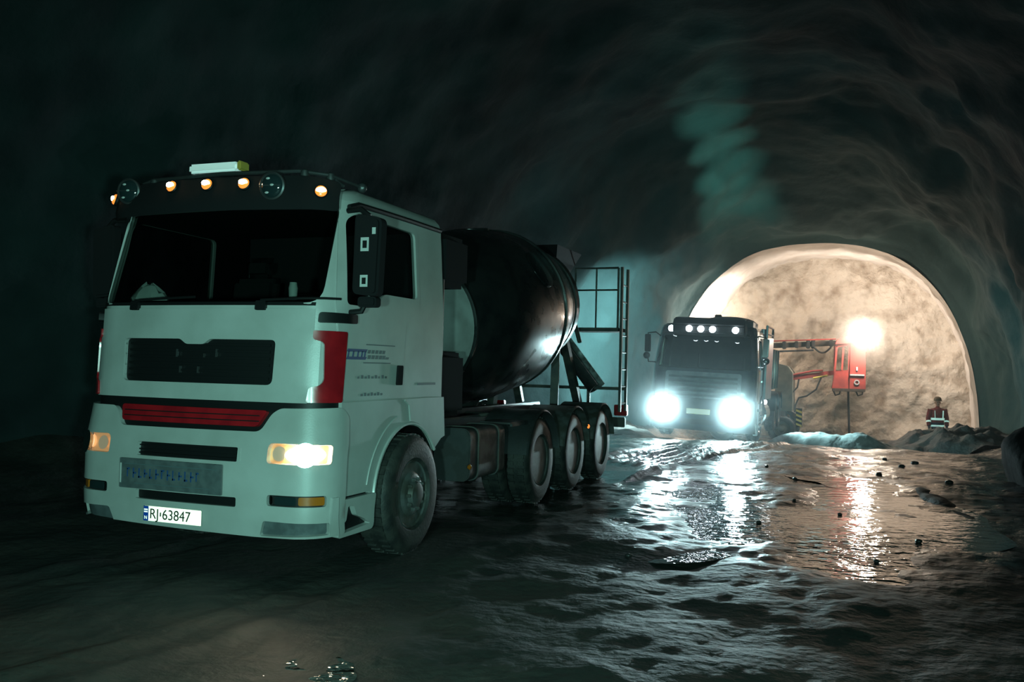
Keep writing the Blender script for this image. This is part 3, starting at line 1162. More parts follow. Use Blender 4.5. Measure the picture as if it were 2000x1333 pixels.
# number plate
mb = MB()
mb.box((-.04, -.062, .437), (.53, .008, .112))
pl_ = mb.build('number_plate', 'plate', T1, bevel=.003)
pl_['label'] = 'white number plate reading RJ 63847 with blue end band'
mb = MB()
mb.box((-.284, -.067, .437), (.046, .004, .112))
mb.build('plate_band', 'plateblue', pl_, bevel=.002)
for nm, mt, c, dm in (('flag_field', 'plate', (-.284, -.0695, .458), (.034, .001, .026)), ('flag_cross', 'plateblue', (-.284, -.0702, .458), (.034, .001, .007)),):
    mb = MB()
    mb.box(c, dm)
    mb.build(nm, mt, pl_)
text_obj('country_letter', 'N', .036, 'plate', pl_, (-.284, -.0698, .405), (PI / 2, 0, 0), .0005, 'CENTER')
text_obj('plate_lettering', 'RJ 63847', .108, 'ink', pl_, (-.252, -.0668, .434), (PI / 2, 0, 0), .001, 'LEFT', .98)
mb = MB()
mb.box((-.147, -.0672, .437), (.010, .002, .030))
mb.build('plate_seal', 'ink', pl_)

# dark sun visor, marker lamps, driving lamps, roof bar and roof sign
VIS = Surf([(2.6, 1.10), (3.1, 1.10)], [(2.7, .10), (2.82, .07), (3.02, .14)], .30, .10)
panel('sun_visor', VIS, rnd_poly([(-1.14, 2.745), (1.14, 2.745), (1.13, 2.97), (.8, 3.01), (-.8, 3.01), (-1.13, 2.97)], .05), 'dark', T1, 0, .06, (), .09)


def marker(S, u, z, glow, bulb, parent, s_=1.0, cupmat='black'):
    c = S.P(u, z, .0)
    n = (S.P(u, z, .1) - S.P(u, z, 0)).normalized()
    mb = MB()
    mb.lathe([(.052 * s_, 0), (.055 * s_, .015), (.050 * s_, .022)], 18, c, n)
    b = mb.build('marker_lamp', cupmat, parent)
    mb = MB()
    mb.lathe([(.047 * s_, .02), (.044 * s_, .032), (.03 * s_, .042), (0, .045)], 18, c, n)
    mb.build('marker_lens', glow, b)
    mb = MB()
    e = Vector((0, 0, 1)).cross(n).normalized()
    ctr = c + n * .036
    rg = []
    for rr_, d in ((1, 0), (.8, .014), (.35, .02)):
        rg.append([ctr + n * d + e * (math.cos(a) * .040 * s_ * rr_) + Vector((0, 0, 1)) * (math.sin(a) * .026 * s_ * rr_) for a in np.linspace(0, 2 * PI, 16, endpoint=False)])
    mb.loft(rg)
    mb.build('marker_bulb', bulb, b)
    return b


for x, z in ((-1.01, 2.905), (-.30, 2.95), (.05, 2.945), (.375, 2.94), (.985, 2.875)):
    marker(VIS, x, z, 'amberglow', 'bulb', T1, .95)
for x, z in ((-.80, 2.95), (.615, 2.915)):
    c = VIS.P(x, z, .02)
    n = Vector((.12, -1, -.05)).normalized()
    mb = MB()
    mb.lathe([(.0, -.07), (.07, -.065), (.098, -.02), (.105, .0), (.105, .02), (.094, .028), (.09, .016)], 32, c, n)
    sl = mb.build('driving_lamp', 'steel', T1)
    mb = MB()
    mb.lathe([(.092, .012), (.08, .03), (.05, .042), (0, .047)], 28, c, n)
    mb.build('driving_lamp_glass', 'spotglass', sl)
    mb = MB()
    e = Vector((0, 0, 1)).cross(n).normalized()
    mb.bar(c + e * -.09 + n * .046, c + e * .09 + n * .046, .006, .006)
    mb.build('lamp_cross_bar', 'steel', sl)
    mb = MB()
    for a, r_ in ((1.9, .055), (-2.0, .06), (.2, .015)):
        q = c + n * .047 + e * (math.cos(a) * r_) + Vector((0, 0, 1)) * (math.sin(a) * r_)
        mb = MB()
        mb.ball(q, (.018, .006, .009), 8, 6)
        mb.build('lamp_facet', 'sticker', sl)
mb = MB()
bar = [(-.98, .55, 2.97), (-.92, .42, 3.045), (-.7, .36, 3.075), (0, .33, 3.085), (.7, .36, 3.075), (.92, .42, 3.045), (.98, .55, 2.98)]
mb.tube(bar, .016, 8)
mb.build('roof_bar', 'steel', T1)
for (x, y, z) in ((-.7, .36, 3.04), (.75, .36, 3.04), (.93, .44, 3.02)):
    mb = MB()
    mb.lathe([(.032, -.04), (.036, 0), (.03, .035), (.01, .05)], 12, (x, y, z), (0, 0, 1))
    mb.build('bar_foot', 'steel', T1)
mb = MB()
mb.tube([(.96, .42, 3.035), (1.02, .75, 3.01)], .012, 8)
mb.ball((1.02, .76, 3.005), .04, 10, 8)
mb.build('roof_aerial', 'steel', T1)
mb = MB()
mb.box((-.11, .40, 3.145), (.47, .13, .075))
sb = mb.build('roof_sign', 'signbox', T1, bevel=.02)
mb = MB()
mb.box((.145, .40, 3.15), (.035, .125, .075))
mb.build('roof_sign_end', 'amberend', sb, bevel=.012)
mb = MB()
for x in (-.28, .06):
    mb.box((x, .40, 3.07), (.04, .06, .09))
mb.build('roof_sign_bracket', 'black', sb)

# mirrors
for sg in (1, -1):
    mb = MB()
    pts = rnd_poly([(1.16, 2.13), (1.38, 2.11), (1.40, 2.70), (1.17, 2.74)], .05)
    mb.prism([(p[0] * sg, p[1]) for p in pts], 'y', .40, .52)
    mi = mb.build('mirror', 'dark', T1, bevel=.02)
    mb = MB()
    mb.prism([(sg * (1.275 + (p[0] - 1.275) * .86), 2.42 + (p[1] - 2.42) * .88) for p in pts], 'y', .519, .524)
    mb.build('mirror_glass', 'chrome', mi)
    mb = MB()
    mb.tube([(sg * 1.08, .46, 2.77), (sg * 1.20, .45, 2.775), (sg * 1.27, .46, 2.72)], .022, 8)
    mb.build('mirror_arm', 'black', mi)
    mb = MB()
    mb.tube([(sg * 1.12, .44, 1.99), (sg * 1.22, .46, 2.0), (sg * 1.28, .47, 2.12)], .022, 8)
    mb.build('mirror_arm', 'black', mi)
    if sg > 0:
        for cx_, cz_, w_, h_, hol in ((1.27, 2.50, .07, .105, True), (1.345, 2.60, .03, .05, False), (1.27, 2.225, .065, .09, True)):
            mb = MB()
            if hol:
                mb.lathe([(1, 0), (.55, 0), (.55, .003), (1, .003)], 4, (0, 0, 0), (0, -1, 0), True, PI / 4, PI / 4 + 2 * PI)
                mb.v = [(cx_ + p[0] * w_ * .7, .3985 + p[1], cz_ + p[2] * h_ * .7) for p in mb.v]
            else:
                mb.box((cx_, .398, cz_), (w_, .003, h_))
            mb.build('mirror_sticker', 'sticker', mi, smooth=False)
    bb = sidepoly(CAB, rnd_poly([(.16, 1.90), (.50, 1.905), (.50, 1.975), (.17, 1.975)], .02))
    panel('mirror_bracket', CAB, bb if sg > 0 else mirror_u(bb), 'black', T1, .05, .05, (), .05)
    mb = MB()
    mb.prism([(p[0] * sg, p[1]) for p in rnd_poly([(1.2, 2.03), (1.36, 2.03), (1.36, 2.11), (1.2, 2.11)], .03)], 'y', .42, .52)
    mb.build('wide_angle_mirror', 'dark', T1, bevel=.015)

# inside the cab
mb = MB()
mb.prism([(.20, 1.6), (.20, 2.02), (.30, 2.075), (.58, 2.08), (.70, 1.98), (.70, 1.6)], 'x', -1.0, 1.0)
mb.build('dashboard', 'dark', T1, bevel=.02)
for x in (.55, -.55):
    mb = MB()
    mb.box((x, 1.25, 1.62), (.5, .5, .16))
    mb.box((x, 1.52, 2.0), (.48, .14, .75), (-.12, 0, 0))
    mb.box((x, 1.60, 2.47), (.28, .10, .2), (-.12, 0, 0))
    mb.build('driver_seat' if x > 0 else 'passenger_seat', 'seat', T1, bevel=.05)
mb = MB()
ctr = Vector((.55, .82, 2.02))
ax = Vector((0, .55, .83)).normalized()
e1 = Vector((1, 0, 0))
e2 = ax.cross(e1)
ring = [ctr + (e1 * math.cos(a) + e2 * math.sin(a)) * .22 for a in np.linspace(0, 2 * PI, 29)]
mb.tube(ring, .016, 8, False)
for a in (0, PI * .5, PI):
    mb.tube([ctr, ctr + (e1 * math.cos(a) - e2 * math.sin(a)) * .22], .012, 6)
mb.tube([ctr, ctr - ax * .3], .03, 8)
mb.build('steering_wheel', 'black', T1)

# chassis
mb = MB()
for x in (-.40, .40):
    mb.box((x, 5.0, .88), (.09, 8.4, .26))
for y in (1.0, 2.4, 3.4, 4.7, 6.1, 7.4, 8.9):
    mb.box((0, y, .86), (.74, .12, .2))
mb.build('chassis_frame', 'frame', T1, bevel=.01)
for nm, y in (('front_axle', 1.454), ('rear_axle', 4.70), ('rear_axle', 6.06), ('rear_axle', 7.42)):
    mb = MB()
    mb.tube([(-.95, y, .5), (.95, y, .5)], .075, 12)
    mb.ball((0, y, .5), (.2, .22, .2), 12, 8)
    mb.build(nm, 'frame', T1)
mb = MB()
mb.box((0, 1.2, .95), (.75, 1.5, .6))
mb.build('engine_block', 'frame', T1, bevel=.05)
mb = MB()
mb.prism(rnd_poly([(.75, .45), (1.15, .45), (1.15, .98), (.75, .98)], .1), 'y', 2.75, 3.7)
ft = mb.build('fuel_tank', 'steel', T1, bevel=.01)
mb = MB()
for y in (2.95, 3.5):
    mb.prism(rnd_poly([(.74, .44), (1.16, .44), (1.16, .99), (.74, .99)], .1), 'y', y, y + .04)
mb.build('tank_strap', 'frame', ft)
mb = MB()
mb.prism(rnd_poly([(-1.15, .45), (-.75, .45), (-.75, .98), (-1.15, .98)], .06), 'y', 2.6, 3.6)
mb.build('battery_box', 'frame', T1, bevel=.01)
mb = MB()
mb.lathe([(.02, 0), (.03, .02), (.0, .04)], 10, (1.2, 2.6, .62), (1, 0, 0))
mb.build('side_reflector', 'amberlens', T1)
mb = MB()
mb.box((1.18, 4.05, .96), (.03, .5, .03))
mb.box((1.0, 4.05, .98), (.36, .55, .02))
mb.build('side_platform', 'steel', T1)

# wheels
fw_ = make_wheel('front', T1, (1.05, 1.454, .5), .5, .30)
flip_copy(fw_, T1, (-1.05, 1.454, .5))
rw = make_wheel('rear', T1, (1.09, 4.70, .5), .5, .27)
for y in (6.06, 7.42):
    c = copy_tree(rw, T1)
    c.location = (1.09, y, .5)
for y in (4.70, 6.06, 7.42):
    c = copy_tree(rw, T1)
    c.location = (.77, y, .5)
    flip_copy(rw, T1, (-1.09, y, .5))
    flip_copy(rw, T1, (-.77, y, .5))
# mudguards
for k, y in enumerate((4.70, 6.06, 7.42)):
    for sg in (1, -1):
        mb = MB()
        mb.lathe([(.60, -.30), (.60, .30), (.58, .315), (.575, .30), (.575, -.30)], 26, (sg * .95, y, .5), (sg, 0, 0), True, PI * .06, PI * .94) if sg > 0 else mb.lathe([(.60, -.30), (.60, .30), (.58, .315), (.575, .30), (.575, -.30)], 26, (sg * .95, y, .5), (sg, 0, 0), True, PI * .06, PI * .94)
        mb.build('mudguard', 'rim' if k > 0 else 'steel', T1)
        mb = MB()
        mb.tube([(sg * .42, y, 1.0), (sg * .95, y, 1.08)], .022, 8)
        mb.build('mudguard_stay', 'frame', T1)
        if k == 1 and sg > 0:
            mb = MB()
            mb.ball((1.26, y + .52, .80), (.02, .03, .03), 10, 8)
            mb.build('side_marker_light', 'amberglow', T1)

# mixer drum, tilted up to the rear
AXB = Vector((0, 2.75, 1.92))
AXD = Vector((0, 1, .135)).normalized()
DP = [(.0, .0), (.30, .0), (.36, .05), (.52, .25), (.68, .62), (.78, .95)]
DP2 = [(.78, .95), (.91, 1.25), (1.05, 1.7), (1.10, 2.3), (1.10, 3.1), (1.07, 3.5), (.96, 4.0), (.80, 4.55), (.62, 5.0), (.56, 5.2), (.50, 5.2), (.50, 5.0)]
mb = MB()
mb.lathe(DP, 56, AXB, AXD)
mb.build('drum_front_cone', 'drumwhite', T1)
mb = MB()
mb.lathe(DP2, 64, AXB, AXD)
dm_ = mb.build('mixer_drum', 'drum', T1)
for h_, r_ in ((.95, .79), (3.3, 1.095), (4.28, .88)):
    mb = MB()
    mb.lathe([(r_ - .01, h_ - .03), (r_ + .015, h_ - .025), (r_ + .015, h_ + .025), (r_ - .02, h_ + .03)], 56, AXB, AXD)
    mb.build('drum_weld_band', 'drum', dm_)
mb = MB()
mb.lathe([(.80, 4.48), (.875, 4.48), (.875, 4.62), (.76, 4.62)], 56, AXB, AXD)
mb.build('drum_roller_ring', 'steel', dm_)
# inspection hatch plates on the belly
for ang in (.55, 1.6):
    mb = MB()
    q = AXB + AXD * 2.7
    x_ = Vector((1, 0, 0))
    z_ = x_.cross(AXD)
    d_ = (x_ * math.cos(ang) + z_ * math.sin(ang))
    mb.lathe([(.26, -.02), (.26, .012), (.23, .02), (0, .02)], 24, q + d_ * 1.09, d_)
    mb.build('drum_hatch', 'drum', dm_)
# water tank and gear pedestal between cab and drum
mb = MB()
mb.prism([(-.55, .95), (.55, .95), (.40, 1.75), (-.40, 1.75)], 'y', 2.45, 2.95)
mb.build('gear_pedestal', 'frame', T1, bevel=.02)
mb = MB()
mb.lathe([(.0, -.05), (.26, -.05), (.30, 0), (.30, .30), (.22, .36), (.0, .36)], 24, (0, 2.40, 1.88), (0, 1, .2))
mb.build('drum_gearbox', 'frame', T1)
mb = MB()
mb.lathe([(.0, -.62), (.20, -.60), (.26, -.55), (.26, .55), (.20, .60), (.0, .62)], 24, (0, 2.42, 2.80), (1, 0, 0))
mb.build('water_tank', 'blueprint', T1)
mb = MB()
mb.box((.68, 2.55, 2.62), (.74, .62, .50))
mb.build('air_filter_box', 'dark', T1, bevel=.06)
mb = MB()
mb.box((.72, 2.55, 1.42), (.62, .60, .62))
mb.build('valve_cabinet', 'dark', T1, bevel=.05)
mb = MB()
mb.tube([(.95, 2.35, 1.0), (.95, 2.35, 2.6)], .06, 14)
mb.tube([(.95, 2.35, 2.6), (.95, 2.42, 2.75)], .05, 12)
mb.build('exhaust_pipe', 'frame', T1)
mb = MB()
mb.tube([(.52, 2.62, 1.55), (.70, 2.7, 1.75), (.62, 2.8, 2.0), (.8, 2.75, 1.6), (.72, 2.9, 1.2)], .03, 8)
mb.build('hydraulic_hose', 'hose', T1)
# rear pedestal, hopper, chute, platform and ladder
mb = MB()
for x in (-.5, .5):
    mb.bar((x, 7.35, 1.0), (x * .9, 7.55, 2.05), .12, .12)
    mb.bar((x, 8.6, 1.0), (x * .9, 7.8, 2.2), .12, .12)
mb.box((0, 7.65, 2.1), (1.1, .2, .14))
mb.build('rear_pedestal', 'frame', T1, bevel=.01)
mb = MB()
hop = [[(-.55, 7.2, 3.42), (.55, 7.2, 3.42), (.55, 8.45, 3.42), (-.55, 8.45, 3.42)], [(-.45, 7.45, 3.12), (.45, 7.45, 3.12), (.40, 8.25, 3.08), (-.40, 8.25, 3.08)], [(-.22, 7.75, 2.75), (.22, 7.75, 2.75), (.22, 8.1, 2.75), (-.22, 8.1, 2.75)]]
mb.loft(hop, caps=False)
mb.build('loading_hopper', 'dark', T1)
mb = MB()
mb.tube([(.55, 7.25, 3.1), (.62, 7.6, 2.6), (.70, 7.95, 2.0)], .035, 8)
mb.tube([(-.55, 7.25, 3.1), (-.62, 7.6, 2.6), (-.70, 7.95, 2.0)], .035, 8)
mb.build('hopper_stay', 'frame', T1)
mb = MB()
sec = [(math.cos(a) * .24, math.sin(a) * .24) for a in np.linspace(PI, 2 * PI, 12)]
sec += [(p[0] * .92, p[1] * .92) for p in sec[::-1]]
pa, pb = Vector((.15, 8.35, 2.35)), Vector((.85, 8.7, 1.35))
rg = []
for t in np.linspace(0, 1, 6):
    c = pa.lerp(pb, t)
    rg.append([c + Vector((0, 1, 0)) * p[0] + Vector((.75, 0, .65)) * p[1] for p in sec])
mb.loft(rg)
mb.build('discharge_chute', 'steel', T1)
mb = MB()
mb.box((.80, 8.72, 2.22), (.75, .55, .06))
mb.build('rear_platform', 'frame', T1, bevel=.005)
mb = MB()
mb.tube([(.45, 8.48, 2.25), (.45, 8.48, 3.2), (1.16, 8.48, 3.2)], .018, 8)
mb.tube([(1.16, 8.48, 3.2), (1.16, 8.48, 2.25)], .018, 8)
mb.tube([(.45, 8.48, 2.85), (1.16, 8.48, 2.85)], .014, 8)
mb.tube([(.80, 8.48, 2.25), (.80, 8.48, 3.2)], .014, 8)
mb.build('platform_rail', 'frame', T1)
mb = MB()
for y in (8.55, 8.93):
    mb.bar((1.20, y, .92), (1.20, y, 3.22), .04, .055)
lad = mb.build('ladder', 'frame', T1)
for z in np.arange(1.05, 3.2, .27):
    mb = MB()
    mb.tube([(1.20, 8.55, z), (1.20, 8.93, z)], .014, 8)
    mb.build('ladder_rung', 'frame', lad)
mb = MB()
mb.bar((-1.15, 8.85, 1.28), (1.2, 8.85, 1.28), .05, .05)
mb.bar((.6, 8.85, .9), (.6, 8.85, 1.28), .05, .05)
mb.build('rear_crossbar', 'frame', T1)
mb = MB()
mb.box((0, 9.15, .72), (2.3, .08, .16))
rb = mb.build('underrun_bar', 'frame', T1, bevel=.01)
for sg in (1, -1):
    mb = MB()
    mb.box((sg * 1.08, 9.12, .92), (.22, .08, .18))
    mb.build('tail_lamp', 'red', T1, bevel=.01)

# things lying on the dashboard
mb = MB()
mb.lathe([(.0, 0), (.030, 0), (.034, .07), (.036, .10), (.030, .125), (.028, .145), (0, .147)], 18, (.60, .47, 2.082), (0, 0, 1))
cup = mb.build('paper_cup', 'plainwhite')
tag(cup, 'white cup standing on the dashboard behind the windscreen corner', 'cup')
rg = []
rs = np.random.RandomState(4)
for (s_, z) in ((1.0, 0), (1.05, .02), (.8, .06), (.5, .10), (.18, .13)):
    rg.append([Vector((-.80 + math.cos(a) * .14 * s_ * (1 + .35 * rs.rand()), .45 + math.sin(a) * .09 * s_ * (1 + .35 * rs.rand()), 2.082 + z * (1 + .3 * rs.rand() * (z > 0)))) for a in np.linspace(0, 2 * PI, 14, endpoint=False)])
mb = MB()
mb.loft(rg)
cl = mb.build('cloth', 'plainwhite', angle=20)
tag(cl, 'crumpled white cloth lying on the truck dashboard', 'cloth')

# ------------------------------------------------------------------ second truck
T2X, T2Y = 1.27, 15.9
T2Z = float(floor_base(T2Y)) + .0
T2 = empty('tipper_truck', (T2X, T2Y, T2Z), (0, math.radians(2.0), 0))
tag(T2, 'dark truck with blazing white headlights facing the camera', 'truck')
C2 = Surf([(.2, 1.22), (1.8, 1.22), (2.8, 1.12)], [(.2, .0), (1.2, .0), (1.65, .05), (2.45, .22), (2.8, .40)], .22, .04)
L2 = 1.95
WS2 = rnd_poly([(-1.08, 1.68), (1.08, 1.68), (1.02, 2.46), (-1.02, 2.46)], .07)
SW2 = sidepoly(C2, rnd_poly([(.42, 1.72), (1.25, 1.72), (1.22, 2.40), (.62, 2.42)], .05))
uo = [(C2.U(L2, float(z)), float(z)) for z in np.linspace(.55, 2.62, 12)]
sh2 = uo + [(-p[0], p[1]) for p in uo[::-1]]
panel('cab_body', C2, sh2, 'darkpaint', T2, 0, .03, [WS2, SW2, mirror_u(SW2)], .12)
panel('cab_lining', C2, sh2, 'dark', T2, -.04, 0, [WS2, SW2, mirror_u(SW2)], .2)
rings = []
for z, ins in ((2.62, 0), (2.70, .03), (2.75, .10), (2.78, .25)):
    ue = C2.U(L2, z)
    ring = [C2.P(u, z, -ins) for u in np.linspace(-ue, ue, 41)]
    for p in ring:
        p.y = min(p.y, L2 - ins)
    rings.append(ring)
mb = MB()
mb.loft(rings, caps=False)
mb.add(rings[-1], [tuple(range(41))])
mb.build('cab_roof', 'darkpaint', T2)
mb = MB()
mb.box((0, L2 - .02, 1.6), (2.3, .04, 2.05))
mb.build('cab_rear_wall', 'darkpaint', T2)
panel('windscreen', C2, WS2, 'glass', T2, -.008, 0, (), .12)
for pl in (SW2, mirror_u(SW2)):
    panel('side_window', C2, pl, 'glass', T2, -.008, 0, (), .12)
D2 = sidepoly(C2, rnd_poly([(.40, .75), (1.30, .75), (1.33, 1.7), (1.30, 2.48), (.62, 2.50), (.38, 1.75)], .05))
for pl, hl, sg in ((D2, SW2, 1), (mirror_u(D2), mirror_u(SW2), -1)):
    dr = panel('door', C2, pl, 'darkpaint', T2, .012, .014, [hl], .12)
    hp = sidepoly(C2, rect(1.12, 1.25, 1.42, 1.46))
    panel('door_handle', C2, hp if sg > 0 else mirror_u(hp), 'chrome', dr, .03, .02, (), .1)
gp = panel('front_grille', C2, rnd_poly(rect(-.88, .88, .86, 1.60), .06), 'greypanel', T2, .012, .02, (), .12)
for i in range(6):
    z = .95 + i * .105
    panel('grille_slat', C2, rect(-.80, .80, z - .025, z + .025, .012), 'darkpaint', gp, .035, .025, (), .2)
bpr = Surf([(.2, 1.24), (1.0, 1.25)], [(.2, -.02), (.35, -.06), (1.0, -.05)], .22, .05)
H2 = rnd_poly(rect(.58, 1.10, .53, .95), .06)
b2 = panel('bumper', bpr, rnd_poly([(-1.42, .24), (1.42, .24), (1.44, .99), (-1.44, .99)], .05), 'darkpaint', T2, 0, .06, [H2, mirror_u(H2)], .1)
panel('air_duct', bpr, rect(-.48, .48, .38, .50, .02), 'black', b2, .004, .01, (), .15)
for sg in (1, -1):
    hb = panel('headlight', bpr, H2 if sg > 0 else mirror_u(H2), 'reflector', T2, -.04, 0, (), .1)
    c = bpr.P(sg * .82, .74, -.03)
    mb = MB()
    mb.lathe([(.19, 0), (.185, .03), (.13, .055), (.0, .065)], 28, c, (0, -1, 0))
    mb.build('headlight_beam_lens', 'xenon', hb)
    panel('headlight_cover', bpr, H2 if sg > 0 else mirror_u(H2), 'lens', hb, .045, 0, (), .1)
    lamp('oncoming_headlight', 'SPOT', (sg * .82, -.20, .74), 800, (.55, .95, 1.0), (sg * 1.1, -10, -.4), .12, 105, .9, T2)
mb = MB()
mb.box((-.05, -.075, .68), (.54, .008, .12))
p2 = mb.build('number_plate', 'plate', T2, bevel=.003)
p2['label'] = 'small white number plate between the blazing headlights'
mb = MB()
mb.prism([(-.14, 2.52), (.10, 2.44), (.30, 2.50), (.46, 2.62), (.42, 2.90), (-.02, 2.86), (-.16, 2.70)], 'x', -.74, .93)
mb.build('sun_visor', 'black', T2, bevel=.03)
mb = MB()
rg = []
for y, hh in ((.15, .02), (.35, .10), (.75, .14), (1.2, .10)):
    rg.append([(x, y, 2.82 + hh * (1 - ((x - .45) / .62) ** 2) ** .5 if abs(x - .45) < .62 else 2.82) for x in np.linspace(-.17, 1.07, 21)] + [(1.07, y, 2.70), (-.17, y, 2.70)])
mb.loft(rg)
mb.build('roof_hatch', 'black', T2)
for x, z, y in ((-.80, 2.60, .10), (-.34, 2.60, -.15), (-.07, 2.60, -.15), (.20, 2.60, -.15), (.72, 2.60, -.15)):
    c = Vector((x, y, z))
    mb = MB()
    mb.lathe([(.05, 0), (.065, .02), (.06, .05)], 18, c, (0, -1, 0))
    lb = mb.build('marker_lamp', 'black', T2)
    mb = MB()
    mb.lathe([(.075, .045), (.066, .075), (.0, .095)], 18, c, (0, -1, 0))
    mb.build('marker_bulb', 'lampwhite', lb)
mb = MB()
mb.tube([(-1.02, .25, 2.5), (1.0, .25, 2.5)], .03, 8)
mb.build('visor_rail', 'black', T2)
# mirrors: one on each side, on tube arms
for sg in (1, -1):
    mb = MB()
    pts = rnd_poly([(1.30, 2.02), (1.44, 2.02), (1.45, 2.44), (1.32, 2.44)], .03)
    mb.prism([(sg * p[0], p[1]) for p in pts], 'y', .14, .24)
    mi = mb.build('mirror', 'black' if sg < 0 else 'chrome', T2, bevel=.015)
    mb = MB()
    mb.tube([(sg * 1.10, .32, 2.42), (sg * 1.2, .22, 2.50), (sg * 1.38, .18, 2.47), (sg * 1.38, .18, 2.3)], .016, 8)
    mb.build('mirror_arm', 'black' if sg < 0 else 'chrome', mi)
    mb = MB()
    mb.tube([(sg * 1.16, .26, 1.78), (sg * 1.34, .2, 1.78), (sg * 1.38, .18, 1.98)], .016, 8)
    mb.build('mirror_arm', 'black' if sg < 0 else 'chrome', mi)
    mb = MB()
    mb.ball((sg * 1.39, .18, 1.93), (.085, .05, .085), 14, 10)
    mb.build('wide_angle_mirror', 'black' if sg < 0 else 'chrome', T2)
# side: steps, tank, stacks, tall side panel, ladder frame
for z, y0, y1 in ((.42, .35, .95), (.78, .35, .95)):
    mb = MB()
    mb.box((1.22, (y0 + y1) / 2, z), (.14, y1 - y0, .06))
    mb.build('side_step', 'chrome', T2, bevel=.01)
mb = MB()
mb.box((1.19, .65, .55), (.10, .16, .75))
mb.build('step_post', 'alu', T2, bevel=.01)
for y in (2.15, 2.38):
    mb = MB()
    mb.tube([(1.12, y, .8), (1.12, y, 2.75)], .065, 14)
    st = mb.build('exhaust_stack', 'alu', T2)
    mb = MB()
    mb.lathe([(.085, 0), (.085, .7)], 14, (1.12, y, 1.3), (0, 0, 1))
    mb.build('heat_shield', 'chrome', st)
mb = MB()
mb.prism(rnd_poly([(1.40, 1.0), (2.95, 1.0), (2.95, 2.55), (1.40, 2.50)], .04), 'x', 1.25, 1.30)
mb.build('side_panel', 'paleblue', T2, bevel=.01)
mb = MB()
mb.tube([(1.26, 1.5, 2.3), (1.26, 1.5, 2.80), (1.26, 3.1, 2.80), (1.26, 3.1, .95)], .028, 8)
mb.tube([(1.26, 1.5, 2.62), (1.26, 3.1, 2.62)], .02, 8)
mb.build('guard_frame', 'alu', T2)
mb = MB()
mb.lathe([(0, 0), (.28, 0), (.32, .03), (.32, 1.0), (.28, 1.03), (0, 1.03)], 24, (.95, 2.3, .62), (0, 1, 0))
ft = mb.build('fuel_tank', 'chrome', T2)
mb = MB()
for x in (-.4, .4):
    mb.box((x, 4.4, .85), (.09, 7.6, .25))
for y in (1, 3, 5, 7.5):
    mb.box((0, y, .85), (.75, .12, .18))
mb.build('chassis_frame', 'frame', T2)
mb = MB()
mb.prism([(-1.0, 1.15), (1.0, 1.15), (1.0, 2.35), (.92, 2.35), (.92, 1.25), (-.92, 1.25), (-.92, 2.35), (-1.0, 2.35)], 'y', 3.3, 8.3)
mb.box((0, 3.34, 1.75), (2.0, .08, 1.2))
mb.box((0, 8.26, 1.75), (2.0, .08, 1.2))
bx_ = mb.build('tipper_body', 'darkpaint', T2)
for y in (3.8, 4.7, 5.6, 6.5, 7.4, 8.1):
    for sg in (1, -1):
        mb = MB()
        mb.box((sg * 1.02, y, 1.75), (.05, .10, 1.15))
        mb.build('body_rib', 'darkpaint', bx_)
w1 = make_wheel('front', T2, (1.06, 1.4, .5), .5, .3, 'chrome')
flip_copy(w1, T2, (-1.06, 1.4, .5))
w2 = make_wheel('rear', T2, (1.08, 5.6, .5), .5, .27)
c = copy_tree(w2, T2)
c.location = (1.08, 6.95, .5)
for y in (5.6, 6.95):
    flip_copy(w2, T2, (-1.08, y, .5))
for nm, y in (('front_axle', 1.4), ('rear_axle', 5.6), ('rear_axle', 6.95)):
    mb = MB()
    mb.tube([(-1, y, .5), (1, y, .5)], .075, 12)
    mb.build(nm, 'frame', T2)
for y in (1.4, 5.6, 6.95):
    for sg in (1, -1):
        mb = MB()
        mb.lathe([(.60, -.2), (.60, .2), (.575, .2), (.575, -.2)], 24, (sg * 1.05, y, .5), (sg, 0, 0), True, PI * .05, PI * .95)
        mb.build('mudguard', 'black', T2)
mb = MB()
mb.lathe([(.05, 0), (.075, .02), (.07, .05)], 16, (1.22, 2.12, .93), (.25, -1, 0))
sl = mb.build('real_added_side_lamp', 'black', T2)  # this side's lamp is the real one
mb = MB()
mb.lathe([(.066, .045), (.05, .06), (0, .066)], 16, (1.22, 2.12, .93), (.25, -1, 0))
mb.build('real_added_side_bulb', 'lampwhite', sl)
lamp('real_added_side_beam', 'SPOT', (1.38, 2.0, 1.0), 650, (.50, .95, 1.0), (5.6, 3.4, .1), .06, 125, .9, T2)
mb = MB()  # this far-side lamp is added to brighten the wall and mud bank
mb.lathe([(.05, 0), (.075, .02), (.07, .05)], 16, (-1.24, 2.2, 2.1), (-1, .4, 0))
sl = mb.build('real_added_side_lamp', 'black', T2)
mb = MB()
mb.lathe([(.066, .045), (.05, .06), (0, .066)], 16, (-1.24, 2.2, 2.1), (-1, .4, 0))
mb.build('real_added_side_bulb', 'lampwhite', sl)
lamp('real_added_side_beam', 'SPOT', (-1.34, 2.2, 2.1), 1500, (.62, .95, 1.0), (-3.2, 3.4, 1.6), .06, 160, .6, T2)  # added spot, lights the tunnel wall and bank
# made-up roof lamp, added only to draw the bright streak on the vault
mb = MB()
mb.box((.2, .62, 2.93), (.16, .12, .12))
rl = mb.build('added_roof_lamp', 'black', T2, bevel=.015)
for tx, ty, tz, pw, an in ((-.15, 7.0, 6.6, 750, 30), (-.15, 4.8, 6.8, 800, 28), (-.12, 3.0, 7.0, 750, 27), (-.10, 1.4, 7.1, 750, 26), (-.08, 0, 7.2, 650, 26), (0, -1.5, 7.3, 420, 25), (.1, -3.2, 7.4, 260, 23), (.2, -5.0, 7.6, 160, 20)):
    lamp('added_streak_spot', 'SPOT', (.2, .62, 3.05), pw, (.42, 1.0, .85), (tx, ty, tz), .03, an, 1.0, rl)
